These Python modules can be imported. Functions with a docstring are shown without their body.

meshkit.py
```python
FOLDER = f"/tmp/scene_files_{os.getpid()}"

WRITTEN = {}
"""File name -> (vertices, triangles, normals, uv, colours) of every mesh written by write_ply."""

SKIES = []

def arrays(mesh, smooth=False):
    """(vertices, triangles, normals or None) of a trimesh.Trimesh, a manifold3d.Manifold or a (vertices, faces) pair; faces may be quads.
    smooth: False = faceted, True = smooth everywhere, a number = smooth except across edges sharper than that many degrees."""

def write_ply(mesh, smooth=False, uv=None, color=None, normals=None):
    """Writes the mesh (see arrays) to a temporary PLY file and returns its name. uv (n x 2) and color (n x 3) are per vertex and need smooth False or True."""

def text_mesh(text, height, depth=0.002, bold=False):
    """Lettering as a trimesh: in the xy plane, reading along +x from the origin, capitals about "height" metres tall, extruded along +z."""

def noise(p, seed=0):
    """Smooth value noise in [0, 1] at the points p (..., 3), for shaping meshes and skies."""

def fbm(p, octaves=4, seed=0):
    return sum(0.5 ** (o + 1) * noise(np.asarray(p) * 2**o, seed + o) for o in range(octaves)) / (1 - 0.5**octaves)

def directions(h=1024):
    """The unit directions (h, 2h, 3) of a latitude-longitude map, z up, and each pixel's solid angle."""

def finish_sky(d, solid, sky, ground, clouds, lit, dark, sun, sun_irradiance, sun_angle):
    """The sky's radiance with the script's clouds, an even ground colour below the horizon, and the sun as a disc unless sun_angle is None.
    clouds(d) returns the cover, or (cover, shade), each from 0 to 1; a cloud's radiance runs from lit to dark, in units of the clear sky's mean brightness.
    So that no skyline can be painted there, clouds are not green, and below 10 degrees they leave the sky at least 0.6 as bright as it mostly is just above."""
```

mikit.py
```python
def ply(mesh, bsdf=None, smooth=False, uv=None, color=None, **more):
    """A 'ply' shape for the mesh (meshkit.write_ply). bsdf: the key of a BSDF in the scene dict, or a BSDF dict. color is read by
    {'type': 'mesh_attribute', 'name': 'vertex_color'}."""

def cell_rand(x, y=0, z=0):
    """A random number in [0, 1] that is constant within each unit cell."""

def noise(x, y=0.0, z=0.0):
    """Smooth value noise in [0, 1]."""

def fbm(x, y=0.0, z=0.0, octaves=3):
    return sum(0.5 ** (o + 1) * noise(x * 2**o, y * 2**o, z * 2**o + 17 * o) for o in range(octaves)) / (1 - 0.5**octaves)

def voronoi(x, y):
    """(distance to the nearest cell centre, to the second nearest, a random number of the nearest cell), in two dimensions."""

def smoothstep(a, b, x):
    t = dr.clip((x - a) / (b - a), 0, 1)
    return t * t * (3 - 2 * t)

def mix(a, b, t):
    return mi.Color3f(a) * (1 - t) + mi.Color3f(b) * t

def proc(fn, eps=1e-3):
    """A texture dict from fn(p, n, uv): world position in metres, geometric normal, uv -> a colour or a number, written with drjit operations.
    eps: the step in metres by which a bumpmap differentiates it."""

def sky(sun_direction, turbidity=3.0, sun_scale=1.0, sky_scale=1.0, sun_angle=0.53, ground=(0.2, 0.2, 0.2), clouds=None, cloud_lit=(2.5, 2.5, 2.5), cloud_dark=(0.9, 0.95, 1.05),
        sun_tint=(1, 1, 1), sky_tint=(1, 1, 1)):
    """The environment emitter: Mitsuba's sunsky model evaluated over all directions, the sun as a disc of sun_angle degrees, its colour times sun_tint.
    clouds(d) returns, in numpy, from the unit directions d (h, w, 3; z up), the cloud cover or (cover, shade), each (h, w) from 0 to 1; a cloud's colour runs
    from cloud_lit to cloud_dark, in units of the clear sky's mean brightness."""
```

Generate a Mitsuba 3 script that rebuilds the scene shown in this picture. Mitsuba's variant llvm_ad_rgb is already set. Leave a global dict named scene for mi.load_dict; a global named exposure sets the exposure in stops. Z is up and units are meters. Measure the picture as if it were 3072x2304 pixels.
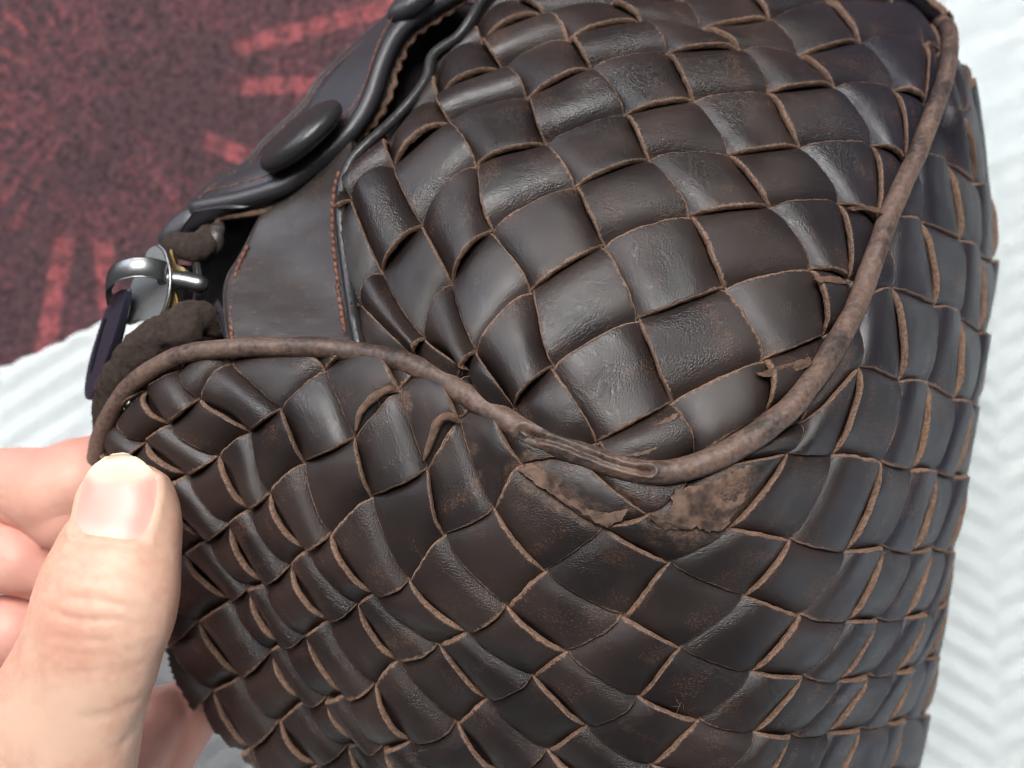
import math, numpy as np, trimesh, mitsuba as mi, drjit as dr, mikit, meshkit
import manifold3d as m3
from scipy.interpolate import griddata, RegularGridInterpolator
from scipy.spatial import cKDTree
from shapely.geometry import Polygon
from shapely import contains_xy
T = mi.ScalarTransform4f
scene, labels = {}, {}
# ---------------------------------------------------------------- camera, lamps, exposure (world in metres, z up; the tables below are in millimetres)
scene['camera'] = {'type': 'thinlens', 'fov': 50.5, 'fov_axis': 'x', 'aperture_radius': 0.0015, 'focus_distance': 0.207, 'near_clip': 0.01, 'far_clip': 20.0,
                   'to_world': T().look_at(origin=[0, 0, 0.340], target=[0, 0, 0], up=[0, 1, 0])}
exposure = 0.2
def lamp(key, pos, target, w, h, rgb):
    scene[key] = {'type': 'rectangle', 'to_world': T().look_at(origin=pos, target=target, up=[0, 0.3, 1] if abs(pos[2]) < 5 else [0, 1, 0]) @ T().scale([w / 2, h / 2, 1]),
                  'emitter': {'type': 'area', 'radiance': {'type': 'rgb', 'value': rgb}}}
lamp('ceiling_lamp', [-0.15, 1.05, 1.85], [0, 0, 0.1], 1.15, 1.0, [16.5, 16.4, 16.2])
lamp('left_window', [-1.25, 1.25, 0.95], [0, 0, 0.1], 0.9, 0.9, [4.0, 4.3, 5.0])
lamp('right_window', [1.55, -0.85, 0.22], [0, 0, 0.1], 0.9, 0.6, [1.9, 2.2, 2.6])
scene['room_light'] = {'type': 'constant', 'radiance': {'type': 'rgb', 'value': [0.125, 0.13, 0.14]}}
labels['ceiling_lamp'] = {'label': 'bright ceiling lamp panel above the far side of the bed', 'category': 'lamp'}
labels['left_window'] = {'label': 'pale window to the left of the bed', 'category': 'window'}
labels['right_window'] = {'label': 'low window to the right of the bed', 'category': 'window'}

# ---------------------------------------------------------------- helpers
rng = np.random.default_rng(7)
def nz(p, s, seed=0, o=3): return meshkit.fbm(np.asarray(p, float) / s, o, seed) - 0.5
def numbered(k):
    if k not in scene: return k
    i = 1
    while f'{k}_{i:03d}' in scene: i += 1
    return f'{k}_{i:03d}'
def add(name, v, f, bsdf, parent=None, smooth=True, uv=None, label=None, cat=None, group=None, kind=None):
    key = numbered((parent + '__' if parent else '') + name)
    v = np.asarray(v, float) * 0.001
    scene[key] = mikit.ply((v, np.asarray(f)), bsdf, smooth=smooth, uv=uv)
    d = {k: x for k, x in (('label', label), ('category', cat), ('group', group), ('kind', kind)) if x}
    if d: labels[key] = d
    return key
def quads(nu, nv, wrap=False, keep=None):
    i, j = np.meshgrid(np.arange(nu - 1), np.arange(nv if wrap else nv - 1), indexing='ij')
    j2 = (j + 1) % nv
    q = np.stack([i * nv + j, (i + 1) * nv + j, (i + 1) * nv + j2, i * nv + j2], -1).reshape(-1, 4)
    if keep is not None: q = q[keep[q].any(1)]
    return np.vstack([q[:, [0, 1, 2]], q[:, [0, 2, 3]]])
def spline(pts, n):
    """n points evenly along a Catmull-Rom curve through pts (extra columns follow)."""
    p = np.asarray(pts, float); p = np.vstack([2 * p[0] - p[1], p, 2 * p[-1] - p[-2]])
    out = []
    for k in range(1, len(p) - 2):
        t = np.linspace(0, 1, 24, endpoint=False)[:, None]
        a, b, c, d = p[k - 1], p[k], p[k + 1], p[k + 2]
        out.append(0.5 * (2 * b + (c - a) * t + (2 * a - 5 * b + 4 * c - d) * t**2 + (3 * b - a - 3 * c + d) * t**3))
    out = np.vstack(out + [p[-2:-1]])
    s = np.r_[0, np.cumsum(np.linalg.norm(np.diff(out[:, :3], axis=0), axis=1))]
    x = np.linspace(0, s[-1], n)
    return np.stack([np.interp(x, s, out[:, k]) for k in range(out.shape[1])], 1), x
def frames(c, up=(0, 0, 1)):
    t = np.gradient(c, axis=0); t /= np.linalg.norm(t, axis=1, keepdims=True)
    b = np.cross(t, np.broadcast_to(up, t.shape)); b /= np.linalg.norm(b, axis=1, keepdims=True) + 1e-9
    return t, b, np.cross(b, t)          # tangent, side, up
def tube(c, r, sides=20, squash=1.0, caps=True, up=(0, 0, 1)):
    c = np.asarray(c, float); r = np.broadcast_to(r, (len(c),)).copy()
    t, b, n = frames(c, up)
    if caps:
        k = np.array([0.0, 0.5, 0.87])
        c = np.vstack([c[0] - t[0] * r[0] * 0.9, c[0] - t[0] * r[0] * 0.8, c[0] - t[0] * r[0] * 0.45, c, c[-1] + t[-1] * r[-1] * 0.45, c[-1] + t[-1] * r[-1] * 0.8, c[-1] + t[-1] * r[-1] * 0.9])
        r = np.r_[r[0] * 0.05, r[0] * 0.6, r[0] * 0.9, r, r[-1] * 0.9, r[-1] * 0.6, r[-1] * 0.05]
        t, b, n = (np.vstack([x[:1]] * 3 + [x] + [x[-1:]] * 3) for x in (t, b, n))
    a = np.arange(sides) * 2 * np.pi / sides
    v = c[:, None] + r[:, None, None] * (np.cos(a)[None, :, None] * b[:, None] + squash * np.sin(a)[None, :, None] * n[:, None])
    return v.reshape(-1, 3), quads(len(c), sides, True)[:, ::-1]
def join(parts):
    vs, fs, k = [], [], 0
    for v, f in parts: vs.append(v); fs.append(np.asarray(f) + k); k += len(v)
    return np.vstack(vs), np.vstack(fs)
def sheet(P0, thick, nrm=None):
    """A closed sheet from a grid of points (m, n, 3): top, underside and rim."""
    m, n, _ = P0.shape
    du, dv = np.gradient(P0, axis=0), np.gradient(P0, axis=1)
    N = np.cross(du, dv); N /= np.linalg.norm(N, axis=2, keepdims=True) + 1e-9
    if N[..., 2].mean() < 0: N = -N
    th = np.broadcast_to(thick, (m, n))[..., None]
    top, bot = P0.reshape(-1, 3), (P0 - N * th).reshape(-1, 3)
    q = quads(m, n); idx = np.arange(m * n).reshape(m, n)
    loop = np.r_[idx[0, :-1], idx[:-1, -1], idx[-1, :0:-1], idx[:0:-1, 0]]
    nx = np.roll(loop, -1); k = m * n
    side = np.vstack([np.c_[loop, loop + k, nx + k], np.c_[loop, nx + k, nx]])
    f = np.vstack([q, q[:, ::-1] + k, side])
    c = np.cross(top[q[:, 1]] - top[q[:, 0]], top[q[:, 2]] - top[q[:, 0]])[:, 2].mean()
    return np.vstack([top, bot]), f if c > 0 else f[:, ::-1]

# ---------------------------------------------------------------- materials
no, fb, ss, mix, vor = mikit.noise, mikit.fbm, mikit.smoothstep, mikit.mix, mikit.voronoi
# places on the bag where the finish is rubbed through to the suede (capsules: ends and radius, mm)
WORN = [(3.4,-16.3,134.0,4.0),(16.6,-23.2,135.0,4.0),(21.0,-25.7,135.0,3.0),(26.6,-26.8,136.0,3.0),(20.9,-21.8,136.0,4),(30.3,-21.8,136.0,4),(10.3,-20.6,135.0,4),(29.1,-24.3,136.0,4),(32.2,-24.6,136.0,5.0),(41.2,-20.0,135.0,5.0),(-5.5,-12.1,131.0,3.2),(-2.3,-11.4,132.0,2.5),(-5.2,-18.4,132.0,2.2),(-4.2,-15.8,132.0,2.2),(-20.9,-3.1,128.0,1.7),(-17.0,-9.0,128.0,1.2)]
WS = [(WORN[i], WORN[i + 1]) for i in range(0, len(WORN), 2)]
def worn(p):
    w = mi.Float(0)
    for a, b in WS:
        A = mi.Vector3f(*[x * 0.001 for x in a[:3]]); D = mi.Vector3f(*[(y - x) * 0.001 for x, y in zip(a[:3], b[:3])])
        q = mi.Vector3f(p) - A
        t = dr.clip(dr.dot(q, D) / (dr.dot(D, D) + 1e-12), 0, 1)
        d = dr.norm(q - D * t) * 1000
        w = dr.maximum(w, 1 - d / ((a[3] + b[3]) * 0.72))
    return w
HALF = 8.6
def strip_parts(p, uv):
    x, y = dr.abs(uv.x), uv.y
    raw = ss(9.2, 11.0, x)
    n1 = fb(uv.x * 2.2, y * 2.2, 3.0, 3); n2 = fb(p.x * 90, p.y * 90, p.z * 90, 2); n3 = no(p.x * 3300, p.y * 3300, p.z * 3300)
    edge = ss(HALF - 0.55, HALF + 0.1, x + (n1 - 0.5) * 1.1 + (n2 - 0.55) * 1.6)
    w = worn(p)
    patch = ss(-0.05, 0.55, w + (fb(p.x * 700, p.y * 700, p.z * 700, 3) - 0.52) * 0.8) * ss(0.0, 0.12, w)
    speck = ss(0.56, 0.64, fb(uv.x * 3.2, y * 6.5, 9.0, 2) * 0.45 + no(uv.x * 0.25 + 3.1, y * 0.14) * 0.36)
    return raw, edge, patch, speck, n1, n2, n3
def strip_color(p, n, uv):
    raw, edge, patch, speck, n1, n2, n3 = strip_parts(p, uv)
    c = mix([0.0135, 0.0092, 0.0084], [0.0275, 0.0178, 0.0147], ss(0.3, 0.7, n2))
    c = mix(c, [0.012, 0.012, 0.020], ss(0.050, 0.090, p.x) * 0.7)  # bluish reflections on the right side, painted into the base colour
    c = mix(c, [0.13, 0.062, 0.036], speck * 0.42)
    brown = mix([0.050, 0.027, 0.018], [0.215, 0.127, 0.083], ss(0.2, 0.8, n3 * 0.5 + n1 * 0.3 + n2 * 0.25))
    c = mix(c, brown, dr.maximum(edge * (0.25 + 0.7 * ss(0.4, 0.62, n2)) * (1 - raw), patch * (0.15 + 0.75 * n1)))
    return mix(c, brown, raw)
def strip_rough(p, n, uv):
    raw, edge, patch, speck, n1, n2, n3 = strip_parts(p, uv)
    return 0.33 + 0.16 * n2 + 0.12 * (n1 - 0.5) + 0.42 * dr.maximum(dr.maximum(edge * 0.7, patch), raw)
def strip_bump(p, n, uv):
    a, b, _ = vor(uv.x * 1.8 + no(uv.x * 2, uv.y * 2) * 0.5, uv.y * 1.8 + no(uv.x * 2 + 9, uv.y * 2) * 0.5)
    g = ss(0.0, 0.45, b - a)
    wr = fb(uv.x * 0.5, uv.y * 2.2, 5.0, 2)
    raw = ss(9.2, 11.0, dr.abs(uv.x))
    return (g * 0.6 * (0.35 + 1.1 * no(uv.x * 0.17 + 2.2, uv.y * 0.13)) + wr * 0.30) * (1 - raw) + raw * 1.2 * no(p.x * 2600, p.y * 2600, p.z * 2600)
def leather(key, color, rough, bump=None, scale=0.00006, eps=1e-4, spec=0.5, **k):
    b = {'type': 'principled', 'base_color': color if isinstance(color, dict) else {'type': 'rgb', 'value': color}, 'roughness': rough, 'specular': spec, **k}
    if bump is not None: b = {'type': 'bumpmap', 'nested': mikit.proc(bump, eps) , 'scale': scale, 'bsdf': b}
    scene[key] = {'type': 'twosided', 'nested': b}
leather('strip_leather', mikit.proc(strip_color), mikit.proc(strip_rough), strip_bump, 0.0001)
def pipe_color(p, n, uv):       # uv: angle round the cord, mm along it
    n2 = fb(p.x * 260, p.y * 260, p.z * 260, 3); n3 = fb(p.x * 1500, p.y * 1500, p.z * 1500, 2)
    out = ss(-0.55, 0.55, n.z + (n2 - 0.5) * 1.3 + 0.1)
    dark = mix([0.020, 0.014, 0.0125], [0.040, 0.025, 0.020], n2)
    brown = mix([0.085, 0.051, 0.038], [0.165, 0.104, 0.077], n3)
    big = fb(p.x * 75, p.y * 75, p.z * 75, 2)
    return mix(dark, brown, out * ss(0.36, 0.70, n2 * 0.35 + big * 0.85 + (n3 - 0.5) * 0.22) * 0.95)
def pipe_bump(p, n, uv):
    return fb(p.x * 900, p.y * 900, p.z * 900, 3)
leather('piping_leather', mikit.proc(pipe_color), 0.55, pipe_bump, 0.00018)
def smooth_color(p, n, uv):
    n2 = fb(p.x * 120, p.y * 120, p.z * 120, 3); n3 = fb(p.x * 1300, p.y * 1300, p.z * 1300, 2)
    c = mix([0.027, 0.022, 0.022], [0.046, 0.036, 0.033], n2)
    return mix(c, [0.10, 0.055, 0.035], ss(0.66, 0.8, n3 * 0.7 + n2 * 0.4) * 0.5)
def smooth_bump(p, n, uv):
    a, b, _ = vor(p.x * 1500, p.y * 1500)
    return ss(0.0, 0.4, b - a) * 0.5 + fb(p.x * 500, p.y * 500, p.z * 500, 3)
leather('smooth_leather', mikit.proc(smooth_color), 0.42, smooth_bump, 0.00006)
leather('cord_leather', [0.02, 0.0185, 0.019], 0.36, pipe_bump, 0.00008)
leather('flap_leather', [0.030, 0.028, 0.032], 0.38, smooth_bump, 0.00005)
def suede_color(p, n, uv):
    return mix([0.06, 0.036, 0.026], [0.19, 0.12, 0.085], fb(p.x * 1100, p.y * 1100, p.z * 1100, 3))
def suede_bump(p, n, uv): return fb(p.x * 1800, p.y * 1800, p.z * 1800, 2)
leather('suede', mikit.proc(suede_color), 0.9, suede_bump, 0.0004, spec=0.15)
def scuff_color(p, n, uv):
    k = ss(0.30, 0.64, fb(p.x * 420, p.y * 420, p.z * 420, 4))
    return mix(mix([0.03, 0.019, 0.015], [0.07, 0.042, 0.031], no(p.x * 1500, p.y * 1500, p.z * 1500)), mix([0.12, 0.074, 0.053], [0.20, 0.128, 0.092], fb(p.x * 1500, p.y * 1500, p.z * 1500, 2)), k)
leather('scuffed_suede', mikit.proc(scuff_color), 0.7, suede_bump, 0.0002, spec=0.3)
leather('lining_cloth', [0.012, 0.010, 0.010], 0.85, spec=0.2)
def thread_color(p, n, uv): return mix([0.05, 0.022, 0.016], [0.24, 0.10, 0.06], no(p.x * 1200, p.y * 1200, p.z * 1200))
leather('thread', mikit.proc(thread_color), 0.7)
def tape_color(p, n, uv): return mix([0.020, 0.014, 0.012], [0.058, 0.041, 0.033], fb(p.x * 1400, p.y * 1400, p.z * 1400, 3))
def tape_bump(p, n, uv): return no(uv.x * 900, uv.y * 900) * 0.5 + fb(p.x * 900, p.y * 900, p.z * 900, 2)
leather('zip_cloth', mikit.proc(tape_color), 0.85, suede_bump, 0.0003, spec=0.2)
leather('nickel', [0.24, 0.245, 0.24], 0.36, metallic=1.0)
leather('worn_nickel', [0.36, 0.365, 0.35], 0.52, metallic=1.0)
leather('brass', [0.42, 0.31, 0.15], 0.38, metallic=1.0)
leather('pull_leather', [0.022, 0.020, 0.032], 0.35)
def skin_color(p, n, uv):
    a = fb(p.x * 60, p.y * 60, p.z * 60, 3); b = fb(p.x * 700, p.y * 700, p.z * 700, 2)
    c = mix([0.58, 0.30, 0.21], [0.66, 0.425, 0.305], ss(0.25, 0.7, a + (b - 0.5) * 0.25))
    return mix(mix([0.60, 0.27, 0.21], [0.68, 0.38, 0.30], a), c, ss(0.100, 0.112, p.z + (a - 0.5) * 0.006))
def skin_bump(p, n, uv): return fb(p.x * 380, p.y * 1100, p.z * 700, 3)
leather('skin', mikit.proc(skin_color), 0.5, skin_bump, 0.00007, spec=0.4, sheen=0.3)
def nail_color(p, n, uv):
    lun = ss(0.58, 0.74, uv.y + (no(uv.x * 6, 0.5) - 0.5) * 0.05 - 0.12 * dr.square(2 * uv.x - 1) + 0.08)
    base = mix([0.64, 0.35, 0.29], [0.70, 0.43, 0.35], no(p.x * 300, p.y * 300))
    base = mix(base, [0.70, 0.50, 0.42], 1 - ss(0.0, 0.2, uv.y))
    return mix(base, [0.72, 0.60, 0.45], lun)
leather('nail', mikit.proc(nail_color), 0.38, spec=0.4)
QUILT = (0.80, 0.845, 0.86)
def quilt_color(p, n, uv): return mix([0.54, 0.585, 0.58], [0.61, 0.652, 0.645], fb(p.x * 300, p.y * 300, p.z * 300, 3))
leather('quilt_cotton', mikit.proc(quilt_color), 0.85, lambda p, n, uv: no(p.x * 2500, p.y * 2500, p.z * 100), 0.0002, spec=0.2, sheen=0.4)
RC = [(-133.7,93.1,4.0)][0]
RAYS = []
for x, y, r0, w, dash in [(-65.2,111.8,4.0,52,4.2,1),(-75.9,94.1,4.0,50,4.2,1),(-87.3,72.9,4.0,44,4.4,1),(-146.1,17.7,4.0,50,4.8,1),(-127.5,26.0,4.0,50,4.8,1),(-97.6,62.6,4.0,42,1.3,0),(-151.8,114.2,4.0,14,1.6,0),(-153.8,101.8,4.0,14,1.6,0),(-140.4,114.2,4.0,14,1.4,0),(-125.4,114.2,4.0,14,1.4,0),(-115.6,115.2,4.0,14,1.3,0),(-104.8,112.7,4.0,16,1.6,0),(-156.4,87.9,4.0,14,1.2,0),(-152.3,75.5,4.0,14,1.1,0),(-112.0,54.9,4.0,24,1.2,0),(-96.6,116.8,4.0,20,1.6,0)] and [(q[0], q[1], q[3], q[4], q[5]) for q in [(-65.2,111.8,4.0,52,4.2,1),(-75.9,94.1,4.0,50,4.2,1),(-87.3,72.9,4.0,44,4.4,1),(-146.1,17.7,4.0,50,4.8,1),(-127.5,26.0,4.0,50,4.8,1),(-97.6,62.6,4.0,42,1.3,0),(-151.8,114.2,4.0,14,1.6,0),(-153.8,101.8,4.0,14,1.6,0),(-140.4,114.2,4.0,14,1.4,0),(-125.4,114.2,4.0,14,1.4,0),(-115.6,115.2,4.0,14,1.3,0),(-104.8,112.7,4.0,16,1.6,0),(-156.4,87.9,4.0,14,1.2,0),(-152.3,75.5,4.0,14,1.1,0),(-112.0,54.9,4.0,24,1.2,0),(-96.6,116.8,4.0,20,1.6,0)]]:
    dx, dy = x - RC[0], y - RC[1]; L = math.hypot(dx, dy); RAYS.append((dx / L, dy / L, r0, w, dash))
def cloth_color(p, n, uv):
    x, y = p.x * 1000 - RC[0], p.y * 1000 - RC[1]
    g = fb(p.x * 700, p.y * 700, 1.0, 3); th = no(p.x * 1600, p.y * 500); big = fb(p.x * 60, p.y * 60, 2.0, 3)
    r = dr.sqrt(x * x + y * y); th2 = dr.atan2(y, x) / (2 * math.pi)
    K = 38.0; ka = dr.floor(th2 * K); fa = dr.abs(th2 * K - ka - 0.5)
    am = mikit.cell_rand(ka, 3); fr = no(r / 3.4, ka * 7.7)
    # few, broad rows to the right and below; fine rays elsewhere
    sec = ss(0.35, 0.6, 0.5 + 0.5 * x / (r + 1)) * ss(-0.9, -0.5, y / (r + 1)) + ss(0.75, 0.95, -y / (r + 1))
    red = mi.Float(0.12) + 0.14 * ss(0.40, 0.75, big + (g - 0.5) * 0.6)
    red = dr.maximum(red, (0.28 + 0.5 * am) * (1 - ss(0.08, 0.38, fa + (g - 0.5) * 0.22)) * ss(0.25, 0.6, fr) * ss(8, 26, r) * (1 - 0.75 * dr.clip(sec, 0, 1)))
    for cx, cy, r0, w, dash in RAYS[:5]:
        a, b = x * cx + y * cy, dr.abs(y * cx - x * cy)
        k = ss(r0 - 12, r0 + 6, a) * (1 - ss(w * 0.4, w * 0.95, b + (g - 0.5) * 1.6))
        k = k * (0.55 + 0.55 * ss(0.08, 0.34, dr.abs(a / 8.4 - dr.floor(a / 8.4) - 0.5) + (g - 0.5) * 0.2))
        red = dr.maximum(red, k)
    red = red * (0.35 + 0.9 * g) * (0.65 + 0.7 * th)
    return mix([0.036, 0.027, 0.031], [0.245, 0.066, 0.070], dr.clip(red * 1.25, 0, 1)) * (0.45 + 1.1 * no(p.x * 1100, p.y * 1100, 4.0))
leather('red_cotton', mikit.proc(cloth_color), 0.85, lambda p, n, uv: no(p.x * 1800, p.y * 1800, 1.0), 0.0003, spec=0.3, sheen=0.5)

# ---------------------------------------------------------------- setting: bed cover and printed cloth
xs = np.arange(-420, 421, 1.6)
EDGE = [(-156.1,6.8,9.0),(-125.6,20.3,9.0)]
ex, ey = EDGE[0][0], EDGE[0][1]; esl = (EDGE[1][1] - EDGE[0][1]) / (EDGE[1][0] - EDGE[0][0])
def quilt():
    u = np.r_[np.arange(-900, -300, 8.0), np.arange(-300, 300, 1.5), np.arange(300, 900, 8.0)]; w = np.r_[np.array([0, .6, 1.4, 2.4]), np.arange(4, 420, 1.5), np.arange(420, 900, 8.0)]
    U, V = np.meshgrid(u, w, indexing='ij')
    c, s = 1 / math.hypot(1, esl), esl / math.hypot(1, esl)
    wob = 3.0 * nz(np.stack([U, U * 0, U * 0], -1), 30, 3)
    scal = 0.9 * np.abs(np.sin(U * math.pi / 9.0))
    off = (V - wob - scal)
    X, Y = ex + U * c + off * s, ey + U * s - off * c
    band = np.floor(X / 31.0 + 0.15)
    sgn = np.where(band % 2 == 0, 1, -1)
    ph = (X * 0.62 * sgn + Y) / 9.0 + band * 0.37
    tri = np.abs((ph % 1) - 0.5) * 2
    rib = 1.15 * (tri ** 1.2) * (0.75 + 0.9 * (nz(np.stack([X, Y, X * 0], -1), 14, 6) + 0.3))
    q = np.abs(X / 31.0 + 0.15 - np.round(X / 31.0 + 0.15)) * 31
    rib *= np.clip(q / 2.5, 0.15, 1)
    edge = np.clip(V / 2.4, 0, 1); edge = np.sqrt(1 - (1 - edge) ** 2)
    Z = 0.2 + (4.6 + rib + 3.0 * nz(np.stack([X, Y, X * 0], -1), 70, 5)) * edge
    return np.stack([X, Y, Z], -1).reshape(-1, 3), quads(*U.shape)[:, ::-1]
v, f = quilt()
if np.cross(v[f[:, 1]] - v[f[:, 0]], v[f[:, 2]] - v[f[:, 0]])[:, 2].mean() < 0: f = f[:, ::-1]
add('bed_cover', v, f, 'quilt_cotton', label='white quilted bed cover with raised chevron ribs under the bag', kind='structure')
g = np.linspace(-900, 900, 160); X, Y = np.meshgrid(g, g, indexing='ij')
Z = -1.5 + 3.5 * nz(np.stack([X, Y, X * 0], -1), 90, 11, 2) - 1.2
v, f = sheet(np.stack([X, Y, Z], -1), 1.0)
add('patterned_cloth', v, f, 'red_cotton', label='charcoal cloth printed with red sunburst rays behind the bag', cat='cloth')
add('bed', *sheet(np.stack([X, Y, X * 0 - 8.0], -1), 120.0), 'quilt_cotton', label='bed mattress under the cloth and the bed cover', kind='structure')

# ---------------------------------------------------------------- the woven panels
SEAM = [(-93.0,-20.7,98.0),(-90.9,-16.7,102.0),(-89.2,-11.4,104.0),(-85.2,-5.2,107.0),(-80.2,0.1,110.0),(-74.6,3.6,112.0),(-67.7,6.2,114.0),(-58.9,7.3,116.0),(-48.8,7.5,118.0),(-38.9,7.4,120.0),(-31.3,6.5,121.0),(-23.6,4.9,124.0),(-16.1,2.1,127.0),(-9.4,-1.7,130.0),(-3.6,-5.5,132.5),(2.1,-8.7,134.5),(9.0,-11.7,136.5),(15.8,-14.1,138.0),(21.8,-15.7,139.0),(27.1,-16.4,139.0),(32.4,-15.7,138.5),(38.8,-13.4,137.5),(45.3,-9.9,136.0),(52.1,-5.2,134.0),(57.4,0.4,131.0),(61.3,4.7,128.0),(66.3,11.4,124.0),(71.0,19.1,119.5),(75.4,28.4,115.5),(80.8,38.9,110.5),(86.4,48.3,106.0),(92.1,58.9,101.0),(96.6,68.2,96.5),(99.1,75.2,93.0),(101.4,81.1,87.0),(104.3,85.9,78.0),(106.8,91.4,66.0),(110.3,97.2,50.0)]
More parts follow.
